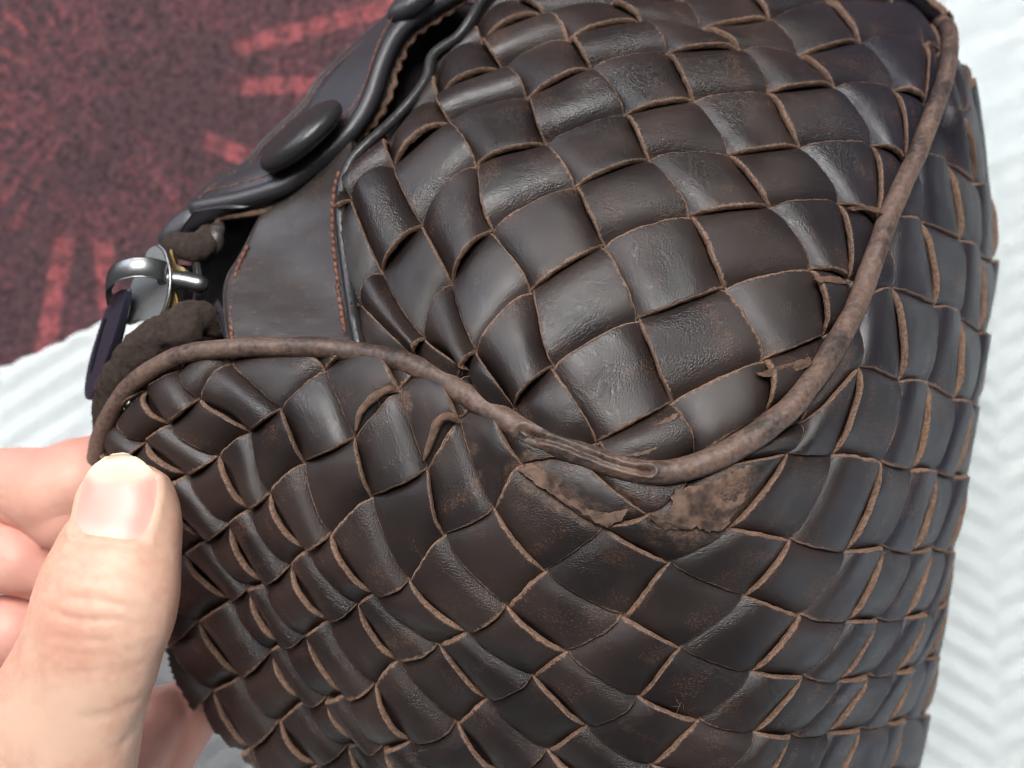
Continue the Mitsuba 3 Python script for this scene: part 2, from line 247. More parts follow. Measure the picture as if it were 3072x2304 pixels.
FN = np.array([[-661,608,886,-571,666,866,-471,724,849,-362,782,836,-247,839,828,-135,897,820,-22,959,807,118,1009,788,278,1047,761,438,1081,724,591,1113,677,728,1136,631,834,1146,611,905,1144,623],
[-614,521,938,-530,581,917,-434,641,899,-324,704,887,-208,770,882,-92,828,879,13,900,867,166,944,847,336,973,820,501,1007,777,661,1043,716,813,1070,644,921,1078,605,962,1055,654],
[-566,432,995,-493,497,974,-402,557,954,-295,623,941,-182,708,941,-67,777,943,75,841,932,225,877,910,394,892,883,552,931,835,715,980,765,890,1010,664,1013,1024,578,1002,965,700],
[-512,339,1057,-454,411,1039,-377,479,1021,-273,535,1004,-160,629,1010,-23,695,1009,127,767,997,290,811,975,432,807,943,596,846,894,751,908,832,950,953,698,1048,925,659,1040,897,720],
[-444,233,1122,-401,306,1109,-344,395,1100,-254,468,1088,-136,560,1083,33,616,1077,168,683,1062,340,723,1037,504,741,1004,646,742,962,800,788,913,971,802,850,991,763,904,1085,837,680],
[-353,119,1189,-314,168,1179,-269,232,1170,-188,329,1165,-73,454,1158,67,502,1147,238,567,1126,385,605,1096,555,630,1063,705,653,1026,851,655,989,924,636,993,990,645,946,1085,697,778],
[-252,16,1255,-199,56,1251,-176,92,1250,-122,204,1239,-42,308,1231,128,400,1215,278,460,1187,452,477,1152,605,502,1115,774,512,1075,858,486,1063,925,488,1041,1001,513,971,1093,554,851],
[-173,-76,1314,-120,-30,1309,-87,21,1307,-71,65,1310,37,183,1296,179,273,1274,357,336,1242,523,362,1202,679,374,1155,778,347,1127,863,339,1102,938,352,1065,1019,382,996,1108,419,901],
[-117,-166,1365,-67,-124,1358,-32,-84,1351,1,-41,1347,76,33,1350,242,125,1323,415,188,1288,600,229,1238,695,215,1192,787,209,1159,872,213,1127,954,232,1083,1038,260,1020,1127,294,941],
[-72,-257,1413,-22,-222,1403,22,-189,1395,73,-154,1390,160,-105,1386,300,-33,1362,485,48,1325,623,100,1259,718,101,1217,803,99,1183,888,106,1147,972,124,1102,1058,149,1044,1147,178,976],
[-29,-342,1457,23,-312,1446,75,-281,1435,138,-246,1426,224,-199,1411,344,-129,1384,489,-49,1347,622,-10,1293,727,0,1247,817,3,1209,903,10,1169,989,25,1123,1077,46,1069,1167,71,1009],
[12,-421,1499,67,-392,1485,125,-360,1472,193,-323,1456,277,-275,1435,381,-214,1406,502,-153,1369,623,-116,1324,730,-99,1279,826,-91,1237,916,-82,1195,1005,-69,1148,1094,-51,1097,1185,-29,1041]]).reshape(12, 14, 3) / 10.0
LN = np.array([[-1355,-370,861,-1282,-437,848,-1205,-508,835,-1123,-585,822,-1037,-670,809,-947,-766,796,-855,-873,784,-764,-986,771,-672,-1097,757,-577,-1202,740,-480,-1304,721,-380,-1404,698,-279,-1502,670,-179,-1599,636,-79,-1694,596,18,-1788,550,113,-1881,497,206,-1974,438,296,-2068,373],
[-1287,-298,890,-1213,-362,880,-1135,-430,871,-1052,-504,861,-964,-587,850,-872,-682,839,-777,-791,828,-688,-914,817,-598,-1025,804,-503,-1127,788,-404,-1228,770,-303,-1327,747,-201,-1424,720,-98,-1518,686,2,-1610,645,101,-1700,597,197,-1789,541,290,-1878,478,379,-1968,410],
[-1217,-231,921,-1143,-293,915,-1064,-357,910,-978,-428,905,-889,-510,898,-795,-607,889,-695,-715,881,-611,-848,870,-524,-952,855,-430,-1053,839,-330,-1154,821,-227,-1254,799,-123,-1350,772,-18,-1441,738,84,-1529,695,184,-1614,645,280,-1698,586,373,-1783,520,462,-1868,446],
[-1147,-170,953,-1073,-230,951,-992,-291,951,-903,-358,952,-806,-439,952,-710,-539,950,-614,-662,941,-530,-770,927,-448,-873,909,-354,-981,893,-256,-1087,875,-152,-1188,853,-45,-1281,826,61,-1368,792,166,-1450,748,267,-1530,695,363,-1609,632,456,-1688,561,543,-1768,482],
[-1077,-114,985,-1002,-175,989,-922,-232,995,-833,-295,999,-724,-378,1005,-618,-476,1006,-532,-592,995,-457,-702,982,-369,-813,965,-283,-924,948,-185,-1033,930,-79,-1131,909,31,-1219,882,141,-1300,847,247,-1375,802,349,-1447,746,446,-1520,679,538,-1592,602,624,-1667,517],
[-1006,-60,1017,-933,-123,1026,-850,-180,1040,-770,-237,1047,-656,-335,1056,-566,-440,1057,-495,-562,1048,-406,-686,1034,-319,-780,1018,-227,-892,1001,-122,-995,983,-8,-1085,964,107,-1163,939,220,-1234,904,328,-1300,857,431,-1364,797,528,-1429,725,619,-1495,642,703,-1564,550],
[-931,-5,1051,-866,-70,1062,-782,-126,1087,-689,-193,1101,-598,-298,1109,-522,-421,1106,-439,-537,1096,-355,-663,1082,-277,-782,1066,-177,-879,1049,-60,-967,1034,64,-1044,1019,185,-1110,996,300,-1169,962,409,-1224,912,512,-1279,847,609,-1336,769,698,-1395,679,780,-1458,580],
[-846,51,1087,-784,-14,1107,-719,-84,1129,-611,-152,1149,-542,-259,1156,-460,-379,1151,-384,-493,1142,-288,-632,1129,-215,-753,1113,-111,-855,1092,13,-935,1081,143,-999,1073,267,-1052,1054,382,-1100,1018,489,-1145,964,591,-1190,894,686,-1238,810,774,-1290,713,854,-1347,605],
[-766,109,1116,-699,33,1138,-645,-31,1166,-537,-98,1188,-494,-225,1197,-417,-337,1195,-317,-453,1187,-237,-568,1175,-114,-703,1158,-25,-812,1133,101,-889,1131,232,-943,1128,352,-987,1109,462,-1024,1070,566,-1060,1010,665,-1096,934,759,-1134,845,846,-1178,742,922,-1230,626],
[-703,184,1132,-647,116,1145,-587,49,1165,-468,-51,1220,-417,-157,1233,-364,-302,1236,-277,-421,1232,-148,-527,1221,-52,-638,1207,72,-749,1190,196,-828,1188,326,-871,1183,435,-912,1157,538,-939,1110,636,-967,1042,732,-995,961,824,-1023,869,909,-1059,765,981,-1106,643],
[-638,264,1148,-571,201,1157,-486,128,1179,-379,30,1220,-312,-105,1265,-277,-222,1273,-203,-387,1273,-90,-490,1266,41,-580,1255,147,-681,1244,278,-762,1236,418,-781,1219,504,-832,1181,608,-840,1124,698,-867,1051,792,-887,967,875,-904,878,957,-934,778,1026,-973,658],
[-566,336,1170,-487,273,1181,-397,200,1202,-302,108,1236,-224,-10,1274,-166,-164,1307,-132,-292,1310,-10,-431,1307,103,-521,1298,248,-613,1282,368,-667,1257,490,-701,1220,577,-724,1167,673,-739,1103,764,-753,1030,850,-768,951,916,-779,869,988,-805,769,1052,-838,649],
[-496,397,1196,-414,331,1209,-328,257,1230,-242,169,1259,-167,61,1292,-104,-70,1322,-35,-236,1347,63,-356,1343,213,-445,1331,325,-511,1305,475,-568,1264,589,-592,1209,683,-618,1143,766,-626,1073,848,-637,1003,915,-644,931,972,-645,858,1042,-668,738,1096,-707,578],
[-431,448,1222,-351,377,1237,-269,298,1259,-191,208,1286,-121,103,1316,-59,-19,1345,18,-151,1368,173,-271,1377,297,-340,1352,450,-409,1311,571,-459,1254,691,-484,1184,774,-498,1107,861,-510,1031,930,-514,961,979,-517,903,1022,-512,842,1068,-530,722,1123,-559,562],
[-373,492,1247,-293,415,1263,-214,331,1284,-138,235,1310,-65,126,1339,10,5,1368,110,-126,1392,251,-241,1400,409,-272,1361,540,-303,1301,672,-334,1231,773,-339,1150,864,-362,1067,936,-366,984,1001,-386,904,1059,-407,784,1115,-433,624,1138,-416,573,1174,-418,479],
[-318,535,1266,-239,453,1282,-160,364,1303,-81,264,1327,0,154,1353,92,36,1377,206,-79,1394,355,-150,1389,523,-134,1347,629,-137,1287,750,-160,1208,845,-178,1122,927,-193,1032,1003,-209,943,1064,-218,854,1103,-229,734,1160,-243,574,1199,-251,469,1232,-255,383],
[-267,582,1279,-188,498,1294,-107,406,1313,-24,307,1333,65,201,1354,164,94,1371,282,-2,1378,419,-65,1366,558,-70,1328,688,31,1261,794,8,1191,885,0,1099,981,-32,1003,1055,-46,905,1118,-53,785,1178,-58,625,1215,-60,507,1249,-64,403,1282,-71,310],
[-220,637,1285,-140,553,1298,-57,463,1312,29,369,1328,120,273,1342,221,181,1352,333,105,1350,453,62,1333,575,81,1295,688,160,1237,788,197,1168,910,170,1078,1001,149,978,1091,121,875,1150,114,755,1211,117,595,1256,127,462,1288,130,355,1320,124,258],
[-177,701,1283,-96,620,1292,-12,536,1302,74,450,1312,166,367,1319,264,293,1321,369,238,1313,477,217,1291,584,242,1252,686,301,1198,785,347,1129,894,352,1044,1012,326,959,1095,302,861,1178,302,741,1240,316,581,1277,327,444,1308,333,329,1343,326,222],
[-137,776,1273,-56,700,1278,27,623,1283,113,547,1287,204,477,1287,298,419,1281,396,382,1267,496,373,1241,595,397,1202,690,442,1151,785,483,1088,885,504,1018,986,500,945,1081,472,868,1161,478,748,1222,502,588,1262,537,450,1304,539,317,1349,528,196],
[-102,862,1256,-21,792,1257,62,723,1256,147,657,1254,235,600,1247,327,555,1234,420,529,1214,514,525,1184,608,545,1144,699,579,1096,790,612,1042,878,630,992,958,625,958,1023,617,934,1092,704,814,1152,765,654,1225,749,460,1288,734,301,1346,720,167],
[-69,958,1233,11,894,1229,92,833,1223,177,778,1214,263,730,1201,351,695,1182,441,676,1156,532,675,1122,622,691,1079,712,716,1030,800,742,978,884,757,927,962,762,882,1031,774,820,1104,797,700,1161,843,540,1213,887,395,1277,899,254,1343,895,125],
[-40,1063,1205,39,1006,1196,120,953,1184,203,905,1169,287,867,1150,374,839,1125,461,825,1093,549,826,1054,638,838,1007,726,859,953,813,880,893,899,898,827,982,913,749,1059,930,650,1106,956,550,1148,994,430,1207,1030,308,1274,1054,188,1345,1062,71]]).reshape(23, 19, 3) / 10.0
FK = ['00000000000000', '00000110000000', '00001111100111', '00011111111111', '00111111111111', '01111111111100', '01111111111000', '00111111110000', '00011111100000', '00001111000000', '00000110000000', '00000000000000']
LK = ['0000000000000000000', '0000000000000000000', '0000011100000000000', '0000011110000000000', '0000011110000000000', '0011111110000000000', '0111111110000000000', '0111111110000000000', '0111111111000000000', '0011111111000000000', '0001111111111111111', '0000111111111111111', '0000011111111111111', '0000001111111111111', '0000000111111111100', '0000000011111111100', '0000000011111111000', '0000000000111111000', '0000000000011111000', '0000000000001111000', '0000000000000111000', '0000000000000111000', '0000000000000111000']
seam, seam_s = spline(SEAM, 420)
stree = cKDTree(seam)
CORD = [(-1.2,95.3,86.0),(-6.6,88.8,89.0),(-9.3,83.5,91.0),(-12.3,79.0,92.0),(-17.8,74.2,94.0),(-19.0,68.7,96.0),(-22.0,63.3,98.0),(-26.6,57.5,100.0),(-31.1,52.6,102.0),(-34.3,48.9,103.0),(-35.9,45.1,104.0),(-36.5,41.3,105.0),(-36.4,35.9,107.0),(-35.6,29.6,109.0),(-34.4,23.3,111.5),(-33.1,17.1,114.5),(-31.8,11.7,118.0),(-30.9,8.2,120.5)]
cord, _ = spline(CORD, 160)
top_edge = [(125.8,97.5,78.0),(121.4,124.5,70.0),(5.1,120.8,78.0)]
side_out = [(180.9,100.6,40.0),(190.1,-161.0,40.0),(-42.8,-139.5,80.0),(-52.3,-98.1,88.0),(-57.2,-91.5,87.0),(-64.0,-85.6,86.0),(-69.9,-79.8,86.0),(-73.8,-74.7,86.0),(-77.0,-69.0,87.0),(-79.8,-62.9,88.0),(-81.8,-57.4,90.0),(-86.2,-46.1,93.0),(-90.3,-33.6,96.0),(-92.6,-21.4,98.0)]
k0 = int(np.argmin(np.linalg.norm(seam - cord[-1], axis=1)))
FPOLY = Polygon([tuple(p[:2]) for p in seam[k0:]] + [tuple(p[:2]) for p in top_edge] + [tuple(p[:2]) for p in cord])
LPOLY = Polygon([tuple(p[:2]) for p in seam] + [tuple(p[:2]) for p in side_out])
FPOLY, LPOLY = FPOLY.buffer(0), LPOLY.buffer(0)

class Panel:
    def puff(s, i, j):                   # how slack the weave is: loose by the pinched corner, taut over the side
        return float(np.clip((10.5 - i) / 5, 0.0, 1.0)) if s.P > 15 else float(np.clip((7.5 - j) / 3, 0.12, 1.0))
    def lift(s, axis, i, j):             # which long edge of a strip stands proud (as worn: the edge that faces the bag's bulge)
        if s.P < 15: k = 1.0 if axis == 0 else float(np.clip((3.6 - j) * 1.2, -1, 1))
        else: k = 1.0 if axis == 0 else float(np.clip((10.7 - i) * 1.2, -1, 1))
        return 0.42 * k
    def __init__(s, N, K, poly, par, seed):
        s.N, s.poly, s.par = N, poly, par
        s.P, s.Q = N.shape[:2]
        k = np.array([[c == '1' for c in r] for r in K])
        z = np.zeros((s.P + 2, s.Q + 2), bool)
        for a in range(3):
            for b in range(3): z[a:a + s.P, b:b + s.Q] |= k
        s.near = z[1:-1, 1:-1]
        s.pad = np.pad(N, ((1, 1), (1, 1), (0, 0)), mode='reflect', reflect_type='odd')
        r = np.random.default_rng(seed)
        s.amp = r.uniform(0.8, 1.25, (s.P, s.Q)); s.wob = r.uniform(-0.25, 0.25, (s.P, s.Q, 2)); s.low = r.uniform(0.75, 1.15, (s.P, s.Q))
    def at(s, p, q):
        p, q = np.broadcast_arrays(np.clip(p, 0, s.P - 1.0001), np.clip(q, 0, s.Q - 1.0001))
        i, j = np.floor(p).astype(int), np.floor(q).astype(int); t, u = p - i, q - j
        def w(t): return (-.5 * t + t**2 - .5 * t**3, 1 - 2.5 * t**2 + 1.5 * t**3, .5 * t + 2 * t**2 - 1.5 * t**3, -.5 * t**2 + .5 * t**3)
        wt, wu = w(t), w(u); out = 0
        for a in range(4):
            for b in range(4): out = out + (wt[a] * wu[b])[..., None] * s.pad[i + a, j + b]
        return out
    def normal(s, p, q, e=0.18):
        n = np.cross(s.at(p + e, q) - s.at(p - e, q), s.at(p, q + e) - s.at(p, q - e))
        n /= np.linalg.norm(n, axis=-1, keepdims=True) + 1e-9
        return n
    def orient(s):
        p, q = np.meshgrid(np.arange(1.5, s.P - 2), np.arange(1.5, s.Q - 2), indexing='ij')
        return 1.0 if s.normal(p, q)[..., 2].mean() > 0 else -1.0
    def used(s, i, j):
        if not (0 <= i < s.P - 1 and 0 <= j < s.Q - 1): return False
        if not s.near[i:i + 2, j:j + 2].all(): return False
        p, q = np.meshgrid(np.linspace(i, i + 1, 5), np.linspace(j, j + 1, 5)); x = s.at(p, q)
        return bool(contains_xy(s.poly, x[..., 0], x[..., 1]).any())
    def strips(s, parent, n_long=20):
        sg = s.orient()
        wid = np.r_[0.0, 0.0, 0.0, 0.0, 0.012, 0.03, 0.07, 0.13, 0.21, 0.31, 0.41, 0.5]
        wid = np.r_[wid, 1 - wid[-2::-1], .85, .7, .5, .3, .15]
        hof = np.r_[-1.6, -1.2, -0.6, -0.16, -0.03, 0.0, *[0.02] * 6]; hof = np.r_[hof, hof[-2::-1], [-1.6] * 5]
        bul = np.r_[0.0, -0.16, -0.18, -0.06, 0, *[0] * 7]; bul = np.r_[bul, -bul[-2::-1], [0] * 5]
        ucr = np.r_[-140, -120, -110, -101, -8.45, *((wid[5:12] - 0.5) * 17.2)]; ucr = np.r_[ucr, -ucr[-2::-1], [150] * 5]
        for axis in (0, 1):              # 0: strip i runs along q; 1: strip j runs along p
            for i in range((s.P if axis == 0 else s.Q) - 1):
                R = (s.Q if axis == 0 else s.P) - 1
                use = [k for k in range(R) if (s.used(i, k) if axis == 0 else s.used(k, i))]
                if not use: continue
                runs, cur = [], [use[0]]
                for k in use[1:]:
                    if k == cur[-1] + 1: cur.append(k)
                    else: runs.append(cur); cur = [k]
                runs.append(cur)
                vs, fs, uvs, off = [], [], [], 0
                for run in runs:
                    t = np.linspace(run[0], run[-1] + 1, len(run) * n_long + 1)
                    cell = np.minimum(np.floor(t + 1e-9).astype(int), R - 1); tau = t - cell
                    def ij(c): return (i, c) if axis == 0 else (c, i)
                    over = np.array([((sum(ij(c))) % 2) == s.par[axis] for c in cell])
                    mid = 0.5 + i
                    pm = (np.full_like(t, mid), t) if axis == 0 else (t, np.full_like(t, mid))
                    c0 = [s.at(*((np.array(mid), np.array(float(c))) if axis == 0 else (np.array(float(c)), np.array(mid)))) for c in range(R + 1)]
                    Ls = np.array([np.linalg.norm(c0[c + 1] - c0[c]) for c in range(R)])
                    bulge = np.clip(0.22 * np.sqrt(np.maximum(16.6**2 - Ls**2, 0)) - 0.4, 0, 1.7) * np.array([s.puff(*ij(c)) for c in range(R)])
                    am = np.array([s.amp[ij(c)] for c in cell]) * (1.15 if s.P < 15 else 0.95) + bulge[cell]
                    lo = np.array([s.low[ij(c)] for c in cell]) * 0.8
                    prof = 1 - np.abs(2 * tau - 1) ** (3.6 - 0.8 * np.minimum(bulge[cell], 1))
                    h = np.where(over, -0.8 + (am + 0.8) * prof, -0.8 - (lo - 0.5 + 0.15) * np.sqrt(prof))
                    # across
                    S_, T_ = np.meshgrid(wid, t)
                    inset = 0.02
                    ws = inset + (1 - 2 * inset) * S_
                    jag = 0.010 * (meshkit.fbm(np.stack([T_ * 9, T_ * 0 + i * 7.3 + axis * 50, (S_ > 0.5) * 3.0], -1), 2, 5) - 0.5) * 2.2
                    ws = ws + (np.where(over, prof, 0) * 0.036)[:, None] * (2 * S_ - 1) + jag * np.abs(2 * S_ - 1) ** 6
                    pp, qq = ((i + ws, T_) if axis == 0 else (T_, i + ws))
                    B = s.at(pp, qq); Nn = s.normal(pp, qq) * sg
                    tw = np.array([s.wob[ij(c)] * 0.7 + s.lift(axis, *ij(c)) for c in cell])
                    H = h[:, None] + hof[None, :] + (np.where(over, prof, 0)[:, None]) * (tw[:, :1] * (S_ - 0.5) * 2.0)
                    H = H - np.where(over, prof, 0)[:, None] * 0.10 * np.abs(2 * S_ - 1) ** 3
                    sd = stree.query(B.reshape(-1, 3))[0].reshape(S_.shape)
                    H = H - 1.9 * np.exp(-(sd / 3.4) ** 2)
                    side = s.at(*((pp + 0.02, qq) if axis == 0 else (pp, qq + 0.02))) - B
                    side /= np.linalg.norm(side, axis=-1, keepdims=True) + 1e-9
                    V = B + Nn * H[..., None] + side * bul[None, :, None]
                    fuzz = nz(V, 0.55, 21, 2)
                    V = V + (Nn * 0.10 + side * np.sign(S_ - 0.5)[..., None] * 0.34) * fuzz[..., None] * (np.abs(hof[None, :]) > 0.1)[..., None]
                    V = V + Nn * (nz(V, 5.0, 31, 2) * 0.35)[..., None]
                    keep = contains_xy(s.poly, B[..., 0].ravel(), B[..., 1].ravel())
                    m, n = S_.shape
                    fq = quads(m, n, True); fq = fq[keep[fq].all(1)]
                    along = np.r_[0, np.cumsum(np.linalg.norm(np.diff(V[:, 11], axis=0), axis=1))] + 37.0 * i + 500 * axis
                    uv = np.stack([np.broadcast_to(ucr[None, :], S_.shape), np.broadcast_to(along[:, None], S_.shape)], -1)
                    vs.append(V.reshape(-1, 3)); uvs.append(uv.reshape(-1, 2)); fs.append(fq + off); off += m * n
                F = np.vstack(fs)
                if not len(F): continue
                V, UV = np.vstack(vs), np.vstack(uvs)
                us = np.unique(F); rm = np.zeros(len(V), int); rm[us] = np.arange(len(us))
                V, UV, F = V[us], UV[us], rm[F]
                if axis == (0 if sg > 0 else 0): pass
                c = 0
                fn = np.cross(V[F[:, 1]] - V[F[:, 0]], V[F[:, 2]] - V[F[:, 0]])
                if fn[np.abs(UV[F[:, 0], 0]) < 8][:, 2].mean() < 0: F = F[:, ::-1]
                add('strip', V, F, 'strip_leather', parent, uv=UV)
    def backing(s, n=4):
        sg = s.orient()
        p, q = np.meshgrid(np.linspace(0, s.P - 1, (s.P - 1) * n + 1), np.linspace(0, s.Q - 1, (s.Q - 1) * n + 1), indexing='ij')
        B = s.at(p, q); Nn = s.normal(p, q) * sg
        ok = contains_xy(s.poly, B[..., 0], B[..., 1])
        cellok = np.array([[s.near[i:i + 2, j:j + 2].all() for j in range(s.Q - 1)] for i in range(s.P - 1)])
        ok &= cellok[np.minimum(p.astype(int), s.P - 2), np.minimum(q.astype(int), s.Q - 2)]
        V = (B - Nn * 2.6).reshape(-1, 3)
        F = quads(p.shape[0], p.shape[1]); o = ok.ravel(); F = F[o[F].all(1)]
        us = np.unique(F); rm = np.zeros(len(V), int); rm[us] = np.arange(len(us))
        return V[us], rm[F]
stree = cKDTree(np.vstack([seam, cord]))
front = Panel(FN, FK, FPOLY, (0, 1), 3)
side = Panel(LN, LK, LPOLY, (1, 0), 4)
BAG = 'woven_handbag'
labels[BAG] = {'label': 'worn dark brown woven leather handbag with torn piping at its corner', 'category': 'handbag'}
bodypts = []
for nm, pan, lab in (('front_panel', front, 'front panel of wide interlaced leather strips'), ('base_panel', side, 'lower and side panel of scuffed interlaced strips')):
    v, f = pan.backing(); bodypts.append(v)
    add(nm, v, f, 'lining_cloth', BAG, label=lab)
    pan.strips(BAG + '__' + nm)

# ---------------------------------------------------------------- piping with its tear
def piping():
    n, m = 900, 40
    c, sl = spline(SEAM, n)
    # outward normal of the bag at the seam
    fr = np.stack([front.N.reshape(-1, 3)], 0)[0]
    t = np.gradient(c, axis=0); t /= np.linalg.norm(t, axis=1, keepdims=True)
    px = np.clip((sl / sl[-1]), 0, 1)
    up = np.stack([np.interp(px, [0, .3, .6, .8, 1], [-0.35, -0.05, 0.0, 0.35, 0.7]), np.interp(px, [0, .3, .6, .8, 1], [0.05, 0.1, 0.05, 0.1, 0.1]), np.interp(px, [0, .3, .6, .8, 1], [0.93, 1, 1, 0.93, 0.7])], 1)
    b = np.cross(t, up); b /= np.linalg.norm(b, axis=1, keepdims=True); nn = np.cross(b, t)
    r = np.interp(px, [0, .15, .35, .5, .62, .8, 1], [1.8, 1.95, 2.35, 2.45, 2.3, 2.0, 1.8])
    r = r * (1 + 0.10 * nz(np.stack([sl, sl * 0, sl * 0], -1), 6, 41)) 
    c = c + nn * 0.6 + b * (0.5 * nz(np.stack([sl, sl * 0, sl * 0 + 5], -1), 9, 43))[:, None]
    a = np.arange(m) * 2 * np.pi / m
    A, Sx = np.meshgrid(a, np.arange(n))
    Rr = np.repeat(r[:, None], m, 1)
    V = c[:, None] + Rr[..., None] * (np.cos(A)[..., None] * b[:, None] + np.sin(A)[..., None] * nn[:, None])
    rad = (V - c[:, None]) / Rr[..., None]
    d = 0.09 * nz(V, 1.6, 45) + 0.06 * nz(V, 0.5, 46, 2)
    for pts, w, dep in TEAR:
        tp, _ = spline(pts, 60)
        dist, k = cKDTree(tp[:, :2]).query(V[..., :2].reshape(-1, 2)); dist = dist.reshape(A.shape) + 0.45 * nz(V, 0.9, 48, 3)
        top = np.clip(rad[..., 2] * 2.0, 0, 1)
        kk = np.clip(1 - dist / w, 0, 1) ** 0.7
        d = d - dep * kk * top + 0.22 * np.exp(-((dist - w * 1.25) / (0.45 * w)) ** 2) * top
    V = V + rad * d[..., None]
    return V.reshape(-1, 3), quads(n, m, True)[:, ::-1], np.stack([A.ravel(), np.repeat(sl, m)], 1)
TEAR = [([(3.1,-9.2,137.0),(6.5,-10.3,138.0),(10.1,-11.3,139.0),(13.8,-12.8,140.0),(18.0,-14.4,141.0),(22.2,-15.6,141.0),(25.3,-15.9,141.0)], 0.7, 0.75), ([(2.2,-9.0,137.0),(3.4,-9.3,137.0),(4.7,-9.7,137.0)], 1.5, 1.25), ([(23.8,-15.6,141.0),(25.3,-15.8,141.0)], 0.9, 0.9)]
v, f, uv = piping()
fn = np.cross(v[f[:, 1]] - v[f[:, 0]], v[f[:, 2]] - v[f[:, 0]])
c, _ = spline(SEAM, 900)
if (fn * (v[f[:, 0]] - np.repeat(c, 40, 0)[f[:, 0]])).sum() < 0: f = f[:, ::-1]
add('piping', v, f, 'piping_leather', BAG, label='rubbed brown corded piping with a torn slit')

# ---------------------------------------------------------------- torn layers, lifted strip ends and curled edges by the piping
def skin_of(pan, n=7):
    p, q = np.meshgrid(np.linspace(1, pan.P - 2, pan.P * n), np.linspace(1, pan.Q - 2, pan.Q * n), indexing='ij')
    x = pan.at(p, q).reshape(-1, 3); return cKDTree(x[:, :2]), x
SKINS = {}
def shred(pan, outline, lift, tilt, bsdf, name, parent, jag=0.5, thick=0.5, label=None):
    # a ragged scrap of leather that lies on the weave: outline in mm, lifted and tilted from it
    if pan not in SKINS: SKINS[pan] = skin_of(pan)
    kt, x = SKINS[pan]
    o, _ = spline(outline + [outline[0]], 140); o = o[:-1, :2]
    d = np.gradient(o, axis=0); nrm = np.c_[d[:, 1], -d[:, 0]]; nrm /= np.linalg.norm(nrm, axis=1, keepdims=True)
    o = o + nrm * (jag * 2.0 * nz(np.c_[o, o[:, :1] * 0], 1.1, 91, 3) + jag * nz(np.c_[o, o[:, :1] * 0], 0.4, 92, 2))[:, None]
    pg = Polygon(o).buffer(0); pg = max(getattr(pg, 'geoms', [pg]), key=lambda g: g.area)
    m = trimesh.creation.extrude_polygon(pg, thick, engine='earcut')
    M = m3.Manifold(m3.Mesh(np.asarray(m.vertices, np.float32), np.asarray(m.faces, np.uint32))).refine_to_length(0.7)
    mm = M.to_mesh(); v = np.array(mm.vert_properties[:, :3], float); f = mm.tri_verts
    dd, k = kt.query(v[:, :2], k=8); w = 1 / (dd + 0.3); z = (x[k, 2] * w).sum(1) / w.sum(1)
    c = v[:, :2].mean(0)
    v[:, 2] = v[:, 2] + z + lift + (v[:, 0] - c[0]) * tilt[0] + (v[:, 1] - c[1]) * tilt[1] + 0.35 * nz(np.c_[v[:, :2], v[:, 0] * 0], 3.4, 93, 2)
    t = trimesh.graph.smooth_shade(trimesh.Trimesh(v, f, process=False), angle=0.8)
    return add(name, t.vertices, t.faces, bsdf, parent, label=label)
FP_, BP_ = BAG + '__front_panel', BAG + '__base_panel'
shred(side, [(0.6,-15.7,134.0),(4.0,-15.2,134.0),(10.3,-18.1,135.0),(16.6,-20.5,135.5),(20.8,-21.2,135.5),(21.1,-23.1,135.5),(19.1,-25.6,135.5),(16.6,-26.4,135.0),(12.9,-23.8,134.5),(7.8,-20.7,134.0)], 0.55, (0, 0), 'scuffed_suede', 'torn_layer', BP_, 0.7, label='scuffed suede layer torn open below the piping')
shred(side, [(30.0,-19.3,137.0),(36.5,-18.0,136.5),(41.7,-15.9,135.5),(45.4,-15.3,135.0),(44.1,-19.4,134.5),(41.9,-23.2,134.5),(39.9,-26.9,135.0),(34.7,-26.8,136.0),(28.4,-26.5,136.0),(25.3,-24.6,136.0),(28.4,-24.3,136.0)], 0.7, (0, 0), 'scuffed_suede', 'torn_layer', BP_, 0.7, label='ragged brown layer of leather peeling below the piping')
shred(front, [(20.1,-12.3,139.0),(24.3,-10.1,139.0),(26.5,-7.6,138.5),(30.6,-5.2,138.0),(30.8,-5.8,138.0),(27.6,-8.5,138.5),(26.3,-11.9,139.0),(22.5,-13.3,139.0)], 1.6, (0.15, -0.1), 'suede', 'lifted_end', FP_, 0.35)
shred(front, [(46.1,2.1,135.0),(50.9,3.5,134.0),(56.3,4.9,132.5),(57.3,4.5,132.5),(56.6,3.3,132.5),(51.5,1.8,134.0),(47.1,1.4,135.0)], 1.7, (0, 0.15), 'suede', 'lifted_end', FP_, 0.2)
shred(front, [(59.2,20.6,123.0),(62.5,21.4,122.0),(67.1,20.9,120.0),(68.0,20.3,120.0),(64.8,19.9,121.0),(60.2,20.1,123.0)], 1.7, (0, 0.15), 'suede', 'lifted_end', FP_, 0.2)
shred(front, [(68.7,36.2,113.0),(73.4,36.8,111.0),(76.4,36.0,110.0),(76.7,35.2,110.0),(73.4,35.7,111.0),(69.3,35.6,113.0)], 1.7, (0, 0.15), 'suede', 'lifted_end', FP_, 0.15)
for pts in ([(-30.6,-9.0,127.0),(-29.7,-5.7,127.7),(-27.2,-2.9,128.0),(-24.5,-1.2,128.0),(-22.4,-1.4,127.5)], [(-16.9,-14.6,131.5),(-15.3,-10.4,133.0),(-14.0,-7.2,133.5),(-12.0,-6.2,133.5),(-10.2,-7.3,132.5)]):
    c, s_ = spline(pts, 60); rr = 0.85 * np.interp(np.linspace(0, 1, 60), [0, .2, .6, .9, 1], [.35, .8, 1.1, .9, .4]) + 0.25 * nz(c, 1.0, 95, 2)
    add('curled_edge', *tube(c, rr, 12), 'suede', BP_)
